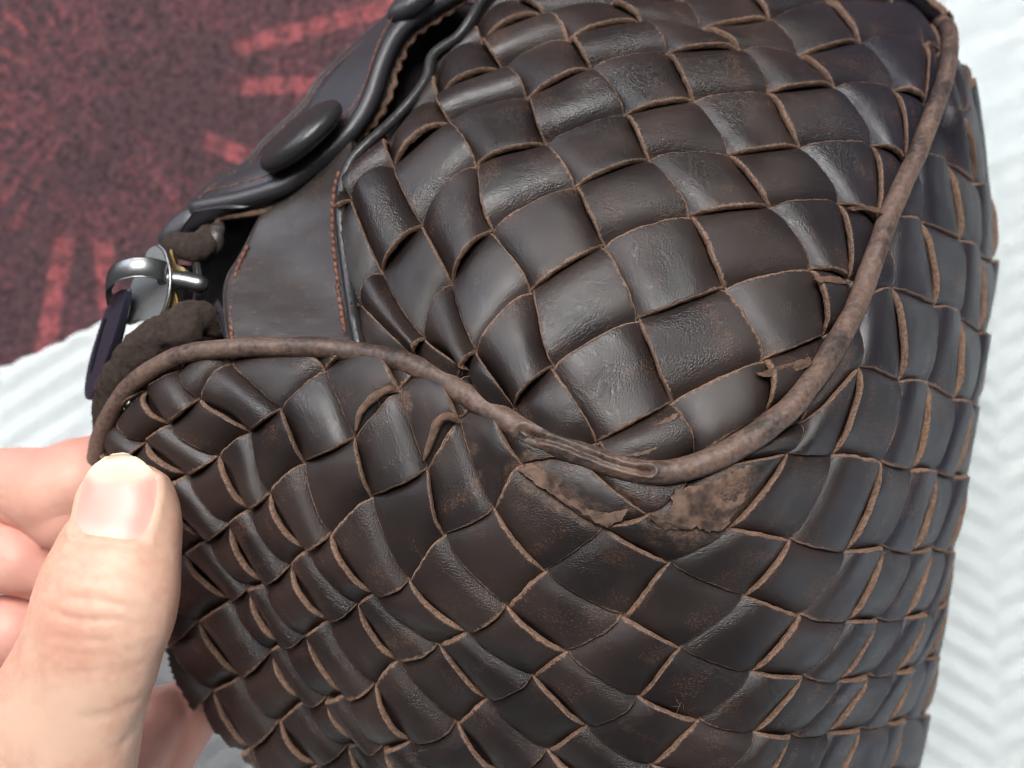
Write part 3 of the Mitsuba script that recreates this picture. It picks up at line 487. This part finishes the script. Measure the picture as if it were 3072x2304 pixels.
# loose fibres standing out of the raw edges
fr = []
for x, y, z in [(76.6,-34.8,117.0),(85.0,-6.9,111.0),(77.3,-34.9,116.0),(-25.1,-2.1,128.5),(-9.6,-6.5,134.0),(15.1,-14.4,139.0),(22.7,-16.5,140.0),(3.4,-9.8,137.5),(-20.0,6.0,127.0),(-9.7,2.4,131.0),(67.2,21.2,122.0),(33.1,-62.4,130.0),(49.5,-36.4,131.5),(38.4,-45.1,129.5),(7.4,-48.5,129.0),(-19.9,-76.5,113.0),(-3.7,-53.1,126.0),(57.1,4.6,133.0),(26.0,-10.9,140.0),(44.1,-15.5,136.0)]:
    for _ in range(4):
        d = rng.normal(0, 1, 3) * [1, 1, 0.6]; d /= np.linalg.norm(d)
        b = np.array([x, y, z]) + rng.normal(0, 0.5, 3); L = rng.uniform(0.8, 2.4)
        q = np.linspace(0, 1, 5)[:, None]
        fr.append(tube(b + d * L * q + rng.normal(0, 0.4, 3) * q**2, 0.045, 4, caps=False))
v, f = join(fr)
add('loose_fibre', v, f, 'suede', BAG, kind='stuff')

# ---------------------------------------------------------------- end tab, thin cord, strap flap, stud
def patch(rows, nu=60, nv=60):
    g = np.stack([spline(r, nv)[0] for r in rows])
    return np.stack([spline(g[:, k], nu)[0] for k in range(nv)], 1)
TABR = [[(-58.1,38.1,93.0),(-52.0,44.9,93.0),(-44.3,50.8,94.0),(-35.7,54.8,96.0)], [(-60.7,30.4,97.0),(-53.2,31.0,98.0),(-44.7,34.0,100.0),(-36.2,40.3,102.0)], [(-63.4,22.8,102.0),(-54.1,21.9,104.0),(-44.4,22.1,105.5),(-35.3,24.0,108.5)], [(-62.1,15.1,108.0),(-53.4,14.3,110.0),(-43.1,14.1,112.0),(-33.3,15.5,113.0)], [(-59.1,7.1,114.0),(-50.6,6.3,116.0),(-41.4,6.6,117.5),(-31.3,6.9,119.0)]]
P0 = patch(TABR)
sg = np.stack([P0[..., 0], P0[..., 1], P0[..., 2]], -1)
P0[..., 2] += 0.9 * nz(sg, 16, 51, 2) + 0.5 * nz(sg * np.array([1, 2.5, 1]), 7, 52, 2)
P0[..., 2] -= 1.6 * np.exp(-(np.linspace(0, 1, 60)[None, :] / 0.03) ** 2)
v, f = sheet(P0, 1.6)
add('end_tab', v, f, 'smooth_leather', BAG, label='smooth unwoven leather tab beside the zip end')
def stitches(curve, n, length, r, lift, parent, name='stitching', jit=0.25):
    c, s = spline(curve, n * 8); t, b, u = frames(c); parts = []
    for k in range(n):
        i = k * 8 + 4
        h = length * 0.5 * (0.85 + 0.3 * rng.random()); d = t[i] + b[i] * rng.normal(0, jit)
        q = np.linspace(-1, 1, 5)[:, None]
        pts = c[i] + u[i] * lift + d * h * q - u[i] * (q**2) * r * 1.4
        parts.append(tube(pts, r * np.array([.6, 1, 1.1, 1, .6]), 6, caps=False))
    v, f = join(parts)
    return add(name, v, f, 'thread', parent, kind='stuff')
TAB = BAG + '__end_tab'
stitches([(-59.0,31.1,97.0),(-60.5,25.9,100.0),(-60.7,20.5,103.0),(-60.0,14.4,108.0),(-58.3,8.5,113.0)], 15, 1.8, 0.46, 0.35, TAB)
stitches([(-37.7,46.2,102.0),(-38.6,42.4,103.0),(-38.7,36.2,105.0),(-38.1,29.5,107.0),(-36.9,22.7,110.0),(-35.6,16.1,113.5),(-34.1,10.4,117.0)], 22, 1.8, 0.46, 1.1, TAB)
v, f = tube(cord + np.c_[np.zeros((160, 2)), np.interp(np.arange(160), [0, 70, 110, 150, 159], [1.0, 1.2, 2.6, 2.4, 1.0])], 1.22 + 0.12 * nz(np.c_[np.arange(160) * 0.5, np.zeros(160), np.zeros(160)], 1.3, 53), 16)
add('edge_cord', v, f, 'cord_leather', BAG, label='thin black cord edging the front panel')
ROLL = [(-71.4,39.9,93.5),(-67.7,40.6,94.0),(-63.0,41.4,94.5),(-57.2,42.8,95.0),(-51.5,44.7,95.5),(-47.4,47.4,95.5),(-43.6,50.3,95.5),(-39.9,53.6,95.0),(-36.5,57.2,94.5),(-33.9,61.3,93.5),(-32.0,65.9,92.5),(-30.7,70.7,91.5),(-29.2,75.4,90.5),(-27.4,79.5,89.5),(-24.8,83.2,88.5),(-20.3,86.9,87.0),(-15.3,90.4,85.5),(-7.6,95.6,83.0)]
roll, rs = spline(ROLL, 220)
v, f = tube(roll, 2.05 + 0.15 * nz(np.c_[rs, rs * 0, rs * 0], 12, 55), 26)
FLAP = BAG + '__strap_flap'
OUT = [(-82.5,31.7,86.0),(-81.0,34.9,85.5),(-78.6,38.8,85.5),(-72.6,45.8,86.0),(-66.9,49.9,86.0),(-62.1,52.6,86.0),(-58.4,57.7,85.0),(-50.2,66.0,84.0),(-46.2,72.4,83.0),(-41.7,77.4,82.0),(-37.9,81.3,81.0),(-32.9,86.4,79.5),(-28.6,91.1,78.0),(-27.1,94.6,77.0),(-22.5,100.2,75.0)]
MID = [(-78.0,33.8,90.0),(-71.3,38.4,92.0),(-64.4,45.1,92.0),(-56.7,49.5,92.5),(-50.0,53.5,92.0),(-44.0,58.3,91.0),(-40.4,63.9,90.0),(-37.8,69.5,89.0),(-35.4,75.4,87.5),(-32.4,80.5,86.0),(-29.2,85.0,84.0),(-25.7,88.9,83.0),(-21.9,92.4,82.0),(-16.4,97.5,80.0)]
INN = [(p[0], p[1], p[2] + 1.2) for p in ROLL]
g = np.stack([spline(OUT, 160)[0], spline(MID, 160)[0], spline(INN, 160)[0]])
FP = np.stack([spline(g[:, k], 44)[0] for k in range(160)], 1)
FP[..., 2] += 0.7 * nz(FP, 14, 57, 2)
v2, f2 = sheet(FP, 2.2)
add('strap_flap', v2, f2, 'flap_leather', BAG, label='smooth leather flap over the zip with rolled edge')
add('rolled_edge', v, f, 'flap_leather', FLAP)
stitches([tuple(p + np.array([-1.0, 2.9, 1.7]) * (1 if k < 11 else 1)) for k, p in enumerate(np.array(ROLL)[1:-1])], 60, 1.3, 0.2, 0.1, FLAP, 'stitching', 0.1)
stitches([tuple(np.array(p) + np.array([1.4, -1.4, 2.3])) for p in OUT[2:-1]], 55, 1.3, 0.2, 0.0, FLAP, 'stitching', 0.1)
RUF = [(-67.6,37.3,93.0),(-66.8,38.4,93.0),(-63.4,38.8,93.0),(-60.0,39.4,93.0),(-55.9,40.3,92.5),(-52.1,41.3,92.5),(-49.2,43.6,92.0),(-46.5,46.2,92.0),(-41.7,50.5,91.5),(-37.5,54.4,91.0),(-33.5,59.3,90.0),(-30.1,64.1,89.0),(-28.2,68.9,88.0),(-27.3,73.6,87.0),(-26.0,77.5,86.0),(-23.2,82.5,85.0),(-18.5,86.2,84.0),(-12.3,91.1,82.5),(-6.8,95.6,81.0)]
ruf, us = spline(RUF, 420)
t, b, u = frames(ruf)
wave = 0.30 * np.sin(us * 1.7 + 5 * nz(np.c_[us, us * 0, us * 0], 9, 61)) * np.clip((us - 18) / 20, 0.15, 1) + 0.5 * nz(np.c_[us, us * 0, us * 0], 2.5, 62)
low = ruf + np.array([0.45, -0.75, 0.5]) + b * wave[:, None]
rr, _ = spline(ROLL, 420)
G = np.stack([rr * (1 - w) + low * w + np.array([0, 0, -0.9 * math.sin(w * math.pi)]) for w in np.linspace(0, 1, 10)])
G[0] = rr + np.array([0, 0, -0.6])
v, f = sheet(np.vstack([G, (low + np.array([0.2, -0.2, -1.2]))[None]]), 0.5)
add('inner_facing', v, f, 'cord_leather', FLAP)
v, f = tube(low, 0.72 + 0.2 * nz(low, 0.8, 63, 2), 9)
add('raw_edge', v, f, 'suede', FLAP, label='wavy brown raw edge under the rolled edge')
# covered stud
def disc(center, nrm, major, R, ratio, thick, nr=40, na=72):
    nrm = np.array(nrm, float); nrm /= np.linalg.norm(nrm); a = np.array(major, float); a -= nrm * (a @ nrm); a /= np.linalg.norm(a); b = np.cross(nrm, a)
    ph = np.linspace(-np.pi / 2, np.pi / 2, nr)[:, None]; th = np.linspace(0, 2 * np.pi, na, endpoint=False)[None]
    e = 0.62
    cr = np.sign(np.cos(ph)) * np.abs(np.cos(ph)) ** e; cz = np.sign(np.sin(ph)) * np.abs(np.sin(ph)) ** 0.9
    V = np.array(center) + (R * cr * np.cos(th))[..., None] * a + (R * ratio * cr * np.sin(th))[..., None] * b + (thick / 2 * cz * np.ones_like(th))[..., None] * nrm
    return V.reshape(-1, 3), quads(nr, na, True)
v, f = disc([(-47.2,55.5,97.0)][0], [-0.56, 0.66, 0.46], [0.82, 0.55, 0.0], 11.4, 0.80, 6.2)
fn = np.cross(v[f[:, 1]] - v[f[:, 0]], v[f[:, 2]] - v[f[:, 0]])
if (fn * (v[f[:, 0]] - v.mean(0))).sum() < 0: f = f[:, ::-1]
add('stud', v, f, 'cord_leather', FLAP, label='oval leather covered stud on the flap')
v, f = disc([(-23.1,87.7,90.0)][0], [-0.4, 0.5, 0.75], [0.85, 0.5, 0.0], 6.5, 0.5, 5.0)
if (np.cross(v[f[:, 1]] - v[f[:, 0]], v[f[:, 2]] - v[f[:, 0]]) * (v[f[:, 0]] - v.mean(0))).sum() < 0: f = f[:, ::-1]
add('strap_end', v, f, 'flap_leather', FLAP, label='rounded dark strap end at the top of the flap')
v, f = disc([(-75.8,36.1,91.0)][0], [-0.3, 0.3, 0.9], [0.75, 0.62, 0.0], 6.6, 0.42, 5.0)
if (np.cross(v[f[:, 1]] - v[f[:, 0]], v[f[:, 2]] - v[f[:, 0]]) * (v[f[:, 0]] - v.mean(0))).sum() < 0: f = f[:, ::-1]
add('strap_tip', v, f, 'flap_leather', FLAP, label='pointed dark tip at the lower end of the flap')

# ---------------------------------------------------------------- zip end
def wrinkled(c, r, sides=30, n=90, seed=71, a=0.5):
    cc, s = spline(c, n); rr = np.interp(np.linspace(0, 1, n), np.linspace(0, 1, len(r)), r)
    v, f = tube(cc, rr, sides, 0.62)
    ax = np.repeat(np.vstack([cc[:1]] * 3 + [cc] + [cc[-1:]] * 3), sides, 0); d = v - ax; d /= np.linalg.norm(d, axis=1, keepdims=True) + 1e-9
    return v + d * (2.3 * a * nz(v * np.array([1.0, 1.0, 0.6]), 3.2, seed)[:, None] + 0.35 * a * nz(v, 0.9, seed + 1, 2)[:, None]), f
v, f = wrinkled([(-63.8,12.1,104.0),(-67.0,13.7,107.0),(-70.8,11.9,108.5),(-76.3,9.4,109.0),(-81.6,5.5,108.0),(-85.6,0.1,106.0),(-88.6,-5.7,103.0),(-90.3,-11.6,101.0)], [2.6, 4.6, 4.4, 4.0, 3.7, 3.4, 3.0, 2.2], a=1.1)
add('zip_tape', v, f, 'zip_cloth', BAG, label='crumpled brown cloth end of the zip tape')
v, f = wrinkled([(-68.8,34.1,94.0),(-69.8,31.1,97.0),(-72.5,30.6,98.0),(-75.8,31.1,97.0),(-79.8,29.6,94.0)], [2.6, 3.4, 3.2, 2.5, 1.2], seed=75)
add('zip_tape', v, f, 'zip_cloth', BAG, label='rolled cloth zip tape under the flap end')
v, f = wrinkled([(-67.1,37.5,92.0),(-66.8,34.0,95.0),(-67.4,31.0,95.0),(-69.9,29.2,94.0)], [1.2, 1.9, 1.8, 1.0], seed=77)
add('tape_fold', v, f, 'smooth_leather', BAG)
G = np.stack([spline(r, 30)[0] for r in ([(-65.2,17.2,103.0),(-63.3,15.2,106.0),(-61.3,10.8,109.0),(-59.9,7.5,112.0)], [(-65.1,18.9,100.0),(-62.9,16.4,104.0),(-60.7,11.5,108.0),(-58.9,7.5,112.0)])])
G = np.stack([G[0] * (1 - w) + G[1] * w for w in np.linspace(0, 1, 6)])
add('edge_binding', *sheet(G, 0.8), 'flap_leather', BAG)
SL = BAG + '__zip_slider'
def plate(out, thick, nrm, name, mat, parent, holes=(), bev=0.18):
    """A flat plate from an outline of world points (fitted to its plane), bevelled, thick along nrm."""
    out = np.array(out); c = out.mean(0); nrm = np.array(nrm, float); nrm /= np.linalg.norm(nrm)
    a = np.array([1, 0, 0]) - nrm * nrm[0]; a /= np.linalg.norm(a); b = np.cross(nrm, a)
    cl, _ = spline(np.vstack([out, out[:1]]), 90); q = np.stack([(cl - c) @ a, (cl - c) @ b], 1)[:-1]
    cs = m3.CrossSection([q]) if Polygon(q).exterior.is_ccw else m3.CrossSection([q[::-1]])
    for h in holes:
        hl, _ = spline(np.vstack([np.array(h), np.array(h)[:1]]), 60); hq = np.stack([(hl - c) @ a, (hl - c) @ b], 1)[:-1]
        if not Polygon(hq).exterior.is_ccw: hq = hq[::-1]
        cs = cs - m3.CrossSection([hq])
    M = cs.extrude(thick - 2 * bev).translate([0, 0, -thick / 2 + bev])
    inn = cs.offset(-bev, m3.JoinType.Round)
    M = M + inn.extrude(thick).translate([0, 0, -thick / 2])
    mm = M.to_mesh(); v = mm.vert_properties[:, :3]; v = c + v[:, :1] * a + v[:, 1:2] * b + v[:, 2:3] * nrm
    f = mm.tri_verts
    t = trimesh.graph.smooth_shade(trimesh.Trimesh(v, f, process=False), angle=0.7)
    return add(name, t.vertices, t.faces, mat, parent, smooth=True)
plate([(-80.6,26.6,101.0),(-79.7,29.1,101.0),(-77.9,30.1,102.0),(-76.1,29.3,103.0),(-74.5,26.5,104.5),(-73.7,23.2,105.5),(-73.9,19.5,106.0),(-74.8,15.9,106.0),(-76.8,13.2,105.5),(-78.4,12.8,105.0),(-81.0,13.9,103.5),(-84.3,13.0,101.5),(-85.0,14.8,101.0),(-83.9,18.5,100.5),(-83.5,22.2,100.5)], 1.3, [-0.45, 0.15, 0.88], 'zip_slider', 'worn_nickel', BAG)
labels[SL] = {'label': 'tarnished nickel zip slider'}
c, _ = spline([(-77.1,30.2,102.7),(-75.5,28.8,103.7),(-74.3,26.1,105.0),(-73.6,23.1,106.0),(-73.7,19.5,106.5),(-74.7,15.9,106.4),(-76.7,13.1,105.8)], 40)
add('slider_rim', *tube(c, 0.45, 10), 'nickel', SL)
plate([(-70.4,26.1,102.0),(-69.3,26.8,102.5),(-68.3,25.2,103.0),(-67.5,22.7,103.5),(-67.7,19.8,103.5),(-68.4,18.0,103.0),(-69.6,17.5,102.5),(-69.1,21.3,102.5)], 1.2, [-0.75, 0.05, 0.66], 'flange', 'nickel', SL)
v, f = tube(spline([(-75.1,22.8,104.0),(-71.8,22.5,104.0),(-68.0,21.7,104.0)], 12)[0], 2.1, 22)
add('post', v, f, 'nickel', SL)
RB = [(-88.0,19.3,104.0),(-87.2,21.7,106.5),(-84.7,23.7,108.5),(-81.1,24.7,109.5),(-77.7,24.8,109.0),(-74.8,24.3,107.0),(-74.3,23.4,104.5)]
c, _ = spline(RB, 60); t, b, u = frames(c)
G = np.stack([c + np.array([0, 1, -0.1]) * 2.2 * w + np.array([0, 0, 0.55]) * (1 - w * w) for w in np.linspace(-1, 1, 12)])
add('pull_loop', *sheet(G, 1.3), 'nickel', SL)
for q in ([(-73.5,20.4,104.0),(-72.6,19.3,104.5),(-72.0,16.7,105.0),(-72.9,14.2,104.5),(-74.3,14.3,104.0),(-74.2,17.5,104.0)], [(-75.1,28.4,101.0),(-74.6,29.4,101.0),(-73.4,26.4,102.5),(-71.0,25.0,103.0),(-71.2,24.0,103.0),(-73.9,25.1,102.0)]):
    plate(q, 1.8, [-0.3, 0.2, 0.9], 'zip_tooth', 'brass', SL)
plate([(-87.8,19.9,102.0),(-83.8,20.5,105.0),(-82.2,19.5,106.0),(-82.7,16.0,105.5),(-85.2,8.9,103.5),(-88.7,1.6,100.5),(-91.3,-3.2,98.5),(-94.1,-3.4,97.0),(-95.8,-0.6,96.5),(-95.1,5.4,97.0),(-92.6,12.4,99.0),(-90.0,17.1,100.5)], 1.5, [-0.72, 0.12, 0.68], 'pull_tab', 'pull_leather', SL, holes=[[(-88.7,14.1,100.5),(-89.6,12.3,100.0),(-91.6,5.3,98.5),(-92.6,2.4,98.0),(-93.5,3.1,97.5),(-92.4,8.3,98.5),(-90.2,13.8,100.0)]])
c, _ = spline([(-82.7,20.2,105.5),(-83.2,16.7,105.0),(-85.5,9.6,103.2),(-88.7,2.4,100.5),(-91.6,-2.8,98.5)], 40)
add('pull_rim', *tube(c, 0.55, 10), 'nickel', SL)

# ---------------------------------------------------------------- filling that closes the bag behind its panels
extra = [FP.reshape(-1, 3)[::7] - np.array([0, 0, 7.0]), P0.reshape(-1, 3)[::7] - np.array([0, 0, 5.0]), np.array([(-71.3,28.3,78.0),(-71.5,21.7,80.0),(-67.2,36.4,78.0),(-73.7,34.8,78.0),(-74.1,23.9,82.0),(-85.7,7.8,90.0),(-35.1,58.9,78.0),(-19.4,86.6,72.0),(-27.2,69.1,76.0),(-46.4,43.7,82.0),(-40.9,49.3,82.0),(-28.6,66.1,78.0),(-25.6,73.1,76.0),(-21.6,79.1,75.0),(-17.6,85.1,74.0),(-12.8,91.2,73.0),(-7.9,96.4,72.0),(-33.2,60.0,80.0),(-31.1,63.7,78.0),(-24.2,77.8,74.0),(-15.3,89.9,72.0),(-23.4,84.3,74.0),(-84.0,22.6,88.0),(-78.0,19.3,90.0),(-74.9,23.2,90.0),(-81.1,16.3,90.0),(-73.6,19.8,84.0),(-85.6,17.2,88.0),(-87.2,13.2,90.0),(-75.5,27.2,88.0),(-79.2,29.0,86.0),(-19.4,89.9,72.0)])]
pts = np.vstack([bodypts[0] - [0, 0, 3.0], bodypts[1] - [0, 0, 3.0]] + extra)
gx = np.arange(pts[:, 0].min(), min(pts[:, 0].max(), 170), 3.0); gy = np.arange(max(pts[:, 1].min(), -170), min(pts[:, 1].max(), 150), 3.0)
X, Y = np.meshgrid(gx, gy, indexing='ij')
Zt = griddata(pts[:, :2], pts[:, 2], (X, Y), method='linear')
dn = cKDTree(pts[:, :2]).query(np.stack([X, Y], -1).reshape(-1, 2))[0].reshape(X.shape)
ok = ~np.isnan(Zt) & (dn < 9.0)
from scipy.ndimage import binary_erosion, minimum_filter
Zt = np.where(ok, Zt, 500); Zt = minimum_filter(Zt, 3); ok = binary_erosion(ok, iterations=1) & (Zt > 20) & (Zt < 400)
body = None
k = np.arange(X.size).reshape(X.shape)
cells = ok[:-1, :-1] & ok[1:, :-1] & ok[1:, 1:] & ok[:-1, 1:]
a, b_, c_, d = k[:-1, :-1][cells], k[1:, :-1][cells], k[1:, 1:][cells], k[:-1, 1:][cells]
q = np.stack([a, b_, c_, d], 1); n0 = X.size
E = np.vstack([q[:, [0, 1]], q[:, [1, 2]], q[:, [2, 3]], q[:, [3, 0]]])
key = E[:, 0].astype(np.int64) * n0 + E[:, 1]; rev = E[:, 1].astype(np.int64) * n0 + E[:, 0]
bd = E[~np.isin(key, rev)]
top = np.vstack([q[:, [0, 1, 2]], q[:, [0, 2, 3]]]); bot = top[:, ::-1] + n0
wall = np.vstack([np.c_[bd[:, 0], bd[:, 0] + n0, bd[:, 1] + n0], np.c_[bd[:, 0], bd[:, 1] + n0, bd[:, 1]]])
V = np.vstack([np.stack([X, Y, Zt], -1).reshape(-1, 3), np.stack([X, Y, np.where(X > -20, 9.0, np.minimum(Zt - 12, 60))], -1).reshape(-1, 3)])
F = np.vstack([top, bot, wall]); us = np.unique(F); rm = np.zeros(len(V), int); rm[us] = np.arange(len(us))
add('lining', V[us], rm[F], 'lining_cloth', BAG)

# ---------------------------------------------------------------- hand
def ball(c, r): return m3.Manifold.sphere(r, 28).translate([float(x) for x in c])
def chain(pts):
    out = m3.Manifold()
    for a, b in zip(pts[:-1], pts[1:]):
        out = out + m3.Manifold.batch_hull([ball(a[:3], a[3]), ball(b[:3], b[3])])
    return out
TH = [(-77.4,-15.9,121.0,2.2,2.0),(-77.4,-16.4,121.0,4.6,3.6),(-77.5,-17.7,121.0,6.6,4.9),(-77.4,-19.7,121.4,8.4,6.0),(-77.3,-23.3,121.8,9.9,6.9),(-77.2,-28.5,122.8,11.0,7.6),(-78.1,-34.0,124.4,12.3,8.4),(-79.1,-39.3,125.8,13.5,9.2),(-80.3,-44.5,126.4,13.8,9.7),(-81.8,-48.9,126.4,13.6,9.7),(-83.8,-54.6,125.8,13.8,9.6),(-86.9,-61.1,124.6,14.6,9.9),(-90.4,-68.4,122.8,16.5,11),(-94.8,-77.3,120.0,19,12.5),(-99.4,-89.3,116.0,22,14),(-104.9,-109.3,110.0,25,16)]
def thumb():
    n, m = 140, 64
    c, s = spline(TH, n)
    w, h = c[:, 3], c[:, 4]; p = c[:, :3]
    t = np.gradient(p, axis=0); t /= np.linalg.norm(t, axis=1, keepdims=True)
    roll = 0.10
    up = np.array([math.sin(roll) * 0.6, 0.0, 1.0]); b = np.cross(t, up); b /= np.linalg.norm(b, axis=1, keepdims=True); u = np.cross(b, t)
    a = np.arange(m) * 2 * np.pi / m
    e = 0.88
    ca, sa = np.sign(np.cos(a)) * np.abs(np.cos(a)) ** e, np.sign(np.sin(a)) * np.abs(np.sin(a)) ** e
    V = p[:, None] + w[:, None, None] * ca[None, :, None] * b[:, None] + h[:, None, None] * sa[None, :, None] * u[:, None]
    f = quads(n, m, True)
    V = V.reshape(-1, 3)
    V = np.vstack([V, p[0] - t[0] * 0.3, p[-1]])
    k = np.arange(m); k2 = (k + 1) % m
    f = np.vstack([f, np.c_[k * 0 + n * m, k, k2], np.c_[k * 0 + n * m + 1, (n - 1) * m + k2, (n - 1) * m + k]])
    return V, f, p, b, u, t, w, h
tv, tf, tp, tb, tu, tt, tw_, th_ = thumb()
def mani(v, f):
    for ff in (f, f[:, ::-1]):
        M = m3.Manifold(m3.Mesh(np.asarray(v, np.float32), np.asarray(ff, np.uint32)))
        if M.volume() > 0: return M
H = mani(tv, tf)
fing = [[(-153.7,-32.1,84.0,10.5),(-127.1,-24.4,90.0,8.3),(-113.0,-22.7,94.0,8.4),(-102.2,-24.4,98.0,10.2),(-97.1,-22.2,97.0,10.2),(-92.6,-20.2,90.0,9.0),(-88.1,-19.6,83.0,7.0)], [(-102.7,-25.2,97.0,10),(-100.0,-29.2,98.0,8.5)],
        [(-153.7,-42.3,84.0,9.5),(-125.1,-37.3,91.0,9.4),(-111.0,-39.7,95.0,8.3),(-106.2,-42.7,94.0,6.8),(-101.8,-43.9,88.0,6)], [(-153.7,-57.2,84.0,9.5),(-124.0,-56.6,90.0,8.2),(-113.5,-56.2,93.0,8.0),(-107.2,-56.3,88.0,7)],
        [(-153.7,-72.9,84.0,10),(-123.5,-71.8,88.0,9),(-113.3,-71.2,90.0,9)],
        [(-103.4,-113.3,78.0,12),(-88.8,-95.5,76.0,8.5),(-77.3,-78.2,74.0,7.4),(-69.8,-67.5,68.0,7.0),(-62.4,-59.1,64.0,6.5)], [(-102.5,-101.9,90.0,12),(-89.3,-87.9,84.0,8.6),(-84.5,-79.7,80.0,7.2),(-80.3,-79.7,72.0,6.5)],
        [(-157.3,-58.6,78.0,16),(-147.7,-108.4,78.0,24),(-108.9,-113.8,84.0,20)], [(-157.3,-36.0,78.0,16),(-157.3,-100.4,78.0,20)]]
for ch in fing: H = H + chain(ch)
H = H.refine_to_length(1.6)
mm = H.to_mesh(); hm = trimesh.Trimesh(mm.vert_properties[:, :3], mm.tri_verts, process=True)
hm = max(hm.split(only_watertight=False), key=lambda m: len(m.faces))
trimesh.smoothing.filter_taubin(hm, 0.5, 0.52, 14)
hv = np.array(hm.vertices); hn = np.array(hm.vertex_normals)
# creases over the thumb joint and folds of the fingers
CRE = [([(-83.3,-40.1,137.0),(-77.3,-40.9,138.0),(-71.4,-42.8,137.0),(-68.4,-43.9,135.0)], .75, .32), ([(-87.4,-42.5,136.0),(-81.4,-44.3,137.0),(-75.2,-44.6,137.0),(-70.2,-45.8,135.0)], .7, .34), ([(-75.5,-46.5,136.0),(-70.2,-46.1,135.0),(-67.4,-46.0,132.0)], .6, .22), ([(-87.4,-47.2,136.0),(-79.5,-48.2,137.0),(-72.4,-48.0,136.0)], .6, .2), ([(-84.9,-50.6,136.0),(-77.4,-51.1,136.0),(-69.3,-50.5,134.0)], .6, .16), ([(-80.5,-63.8,136.0),(-75.9,-62.8,135.0),(-72.5,-61.5,132.0),(-72.0,-61.1,128.0)], .7, .4), ([(-75.9,-70.4,135.0),(-73.2,-66.9,132.0),(-72.6,-65.0,128.0)], .8, .4), ([(-85.3,-36.4,135.0),(-77.0,-37.0,137.0),(-70.2,-37.3,135.0)], .6, .12), ([(-83.7,-54.4,136.0),(-77.4,-54.4,136.0),(-71.3,-54.2,132.0)], .7, .14),
       ([(-113.2,-27.9,100.0),(-108.0,-32.3,100.0),(-102.1,-37.6,100.0)], 1.2, .5), ([(-114.1,-47.1,98.0),(-109.7,-47.6,98.0),(-106.0,-47.0,98.0)], 1.2, .5)]
for pts, w, dep in CRE:
    cp, _ = spline(pts, 60)
    d, _ = cKDTree(cp[:, :2]).query(hv[:, :2])
    hv = hv - hn * ((hn[:, 2] > 0.05) * (hv[:, 2] > 60) * 1.05 * dep * np.exp(-(d / w) ** 2))[:, None]
hv = hv + hn * (0.10 * nz(hv, 2.2, 81, 2))[:, None]
# seat of the nail: the skin sinks under the nail plate
NC = np.array([(-76.7,-22.4,129.0)][0])
NAIL = [[(-81.0,-14.4,123.5),(-77.7,-13.9,124.5),(-75.0,-14.5,124.0)], [(-83.9,-16.7,125.4),(-76.5,-15.8,128.8),(-71.6,-16.9,125.4)], [(-85.2,-19.6,126.2),(-76.0,-18.8,130.7),(-70.0,-19.7,126.0)], [(-85.5,-24.0,127.2),(-76.1,-23.6,131.5),(-69.8,-24.7,127.0)], [(-85.3,-27.2,128.1),(-76.5,-27.3,132.0),(-70.4,-28.5,128.0)], [(-84.5,-29.2,129.0),(-77.1,-29.9,131.7),(-71.3,-30.8,128.6)]]
ol = np.vstack([np.array(r)[[0, 2]] for r in NAIL]); no_ = np.vstack([ol[0::2], NAIL[-1][1:2], ol[1::2][::-1], NAIL[0][1:2]])
no_, _ = spline(np.vstack([no_, no_[:1]]), 200)
dn, _ = cKDTree(no_[:, :2]).query(hv[:, :2]); inn = contains_xy(Polygon(no_[:, :2]).buffer(0), hv[:, 0], hv[:, 1])
upk = (hn[:, 2] > 0.15) & (hv[:, 2] > 110)
hv = hv + hn * (upk * np.where(inn, -0.35 * np.clip(dn / 0.8, 0, 1), 0.42 * np.exp(-((dn - 0.55) / 0.6) ** 2) * (hv[:, 1] < -16)))[:, None]
HAND = add('hand', hv, hm.faces, 'skin', label='bare hand pinching the corner of the bag with its thumb in front', cat='hand')
def nail():
    G = patch(NAIL, 60, 48)
    P = G.reshape(-1, 3); tree = cKDTree(np.array(hv)[:, :2])
    # ride on the skin: 0.35 mm above it, sinking in at the folds
    front_h = hv[(hv[:, 2] > 112) & (hn[:, 2] > 0.25)]
    idx = cKDTree(front_h[:, :2]).query(P[:, :2], k=6)
    w = 1 / (idx[0] + 0.2); z = (front_h[idx[1], 2] * w).sum(1) / w.sum(1)
    return G, z.reshape(G.shape[:2])
G, z = nail()
from scipy.ndimage import gaussian_filter
uu, vv = np.meshgrid(np.linspace(0, 1, 60), np.linspace(-1, 1, 48), indexing='ij')
z = gaussian_filter(z, 3, mode='nearest')
G[..., 2] = z + 0.75 - 0.9 * np.abs(vv) ** 4 - 0.8 * uu ** 8
G[:6, :, 2] = G[:6, :, 2] + np.linspace(0.3, 0, 6)[:, None]
v, f = sheet(G, 0.6)
uvn = np.stack([(vv + 1) / 2, 1 - uu], -1).reshape(-1, 2)
add('thumb_nail', v, f, 'nail', HAND, uv=np.vstack([uvn, uvn]), label='short pink thumb nail with a pale rim')
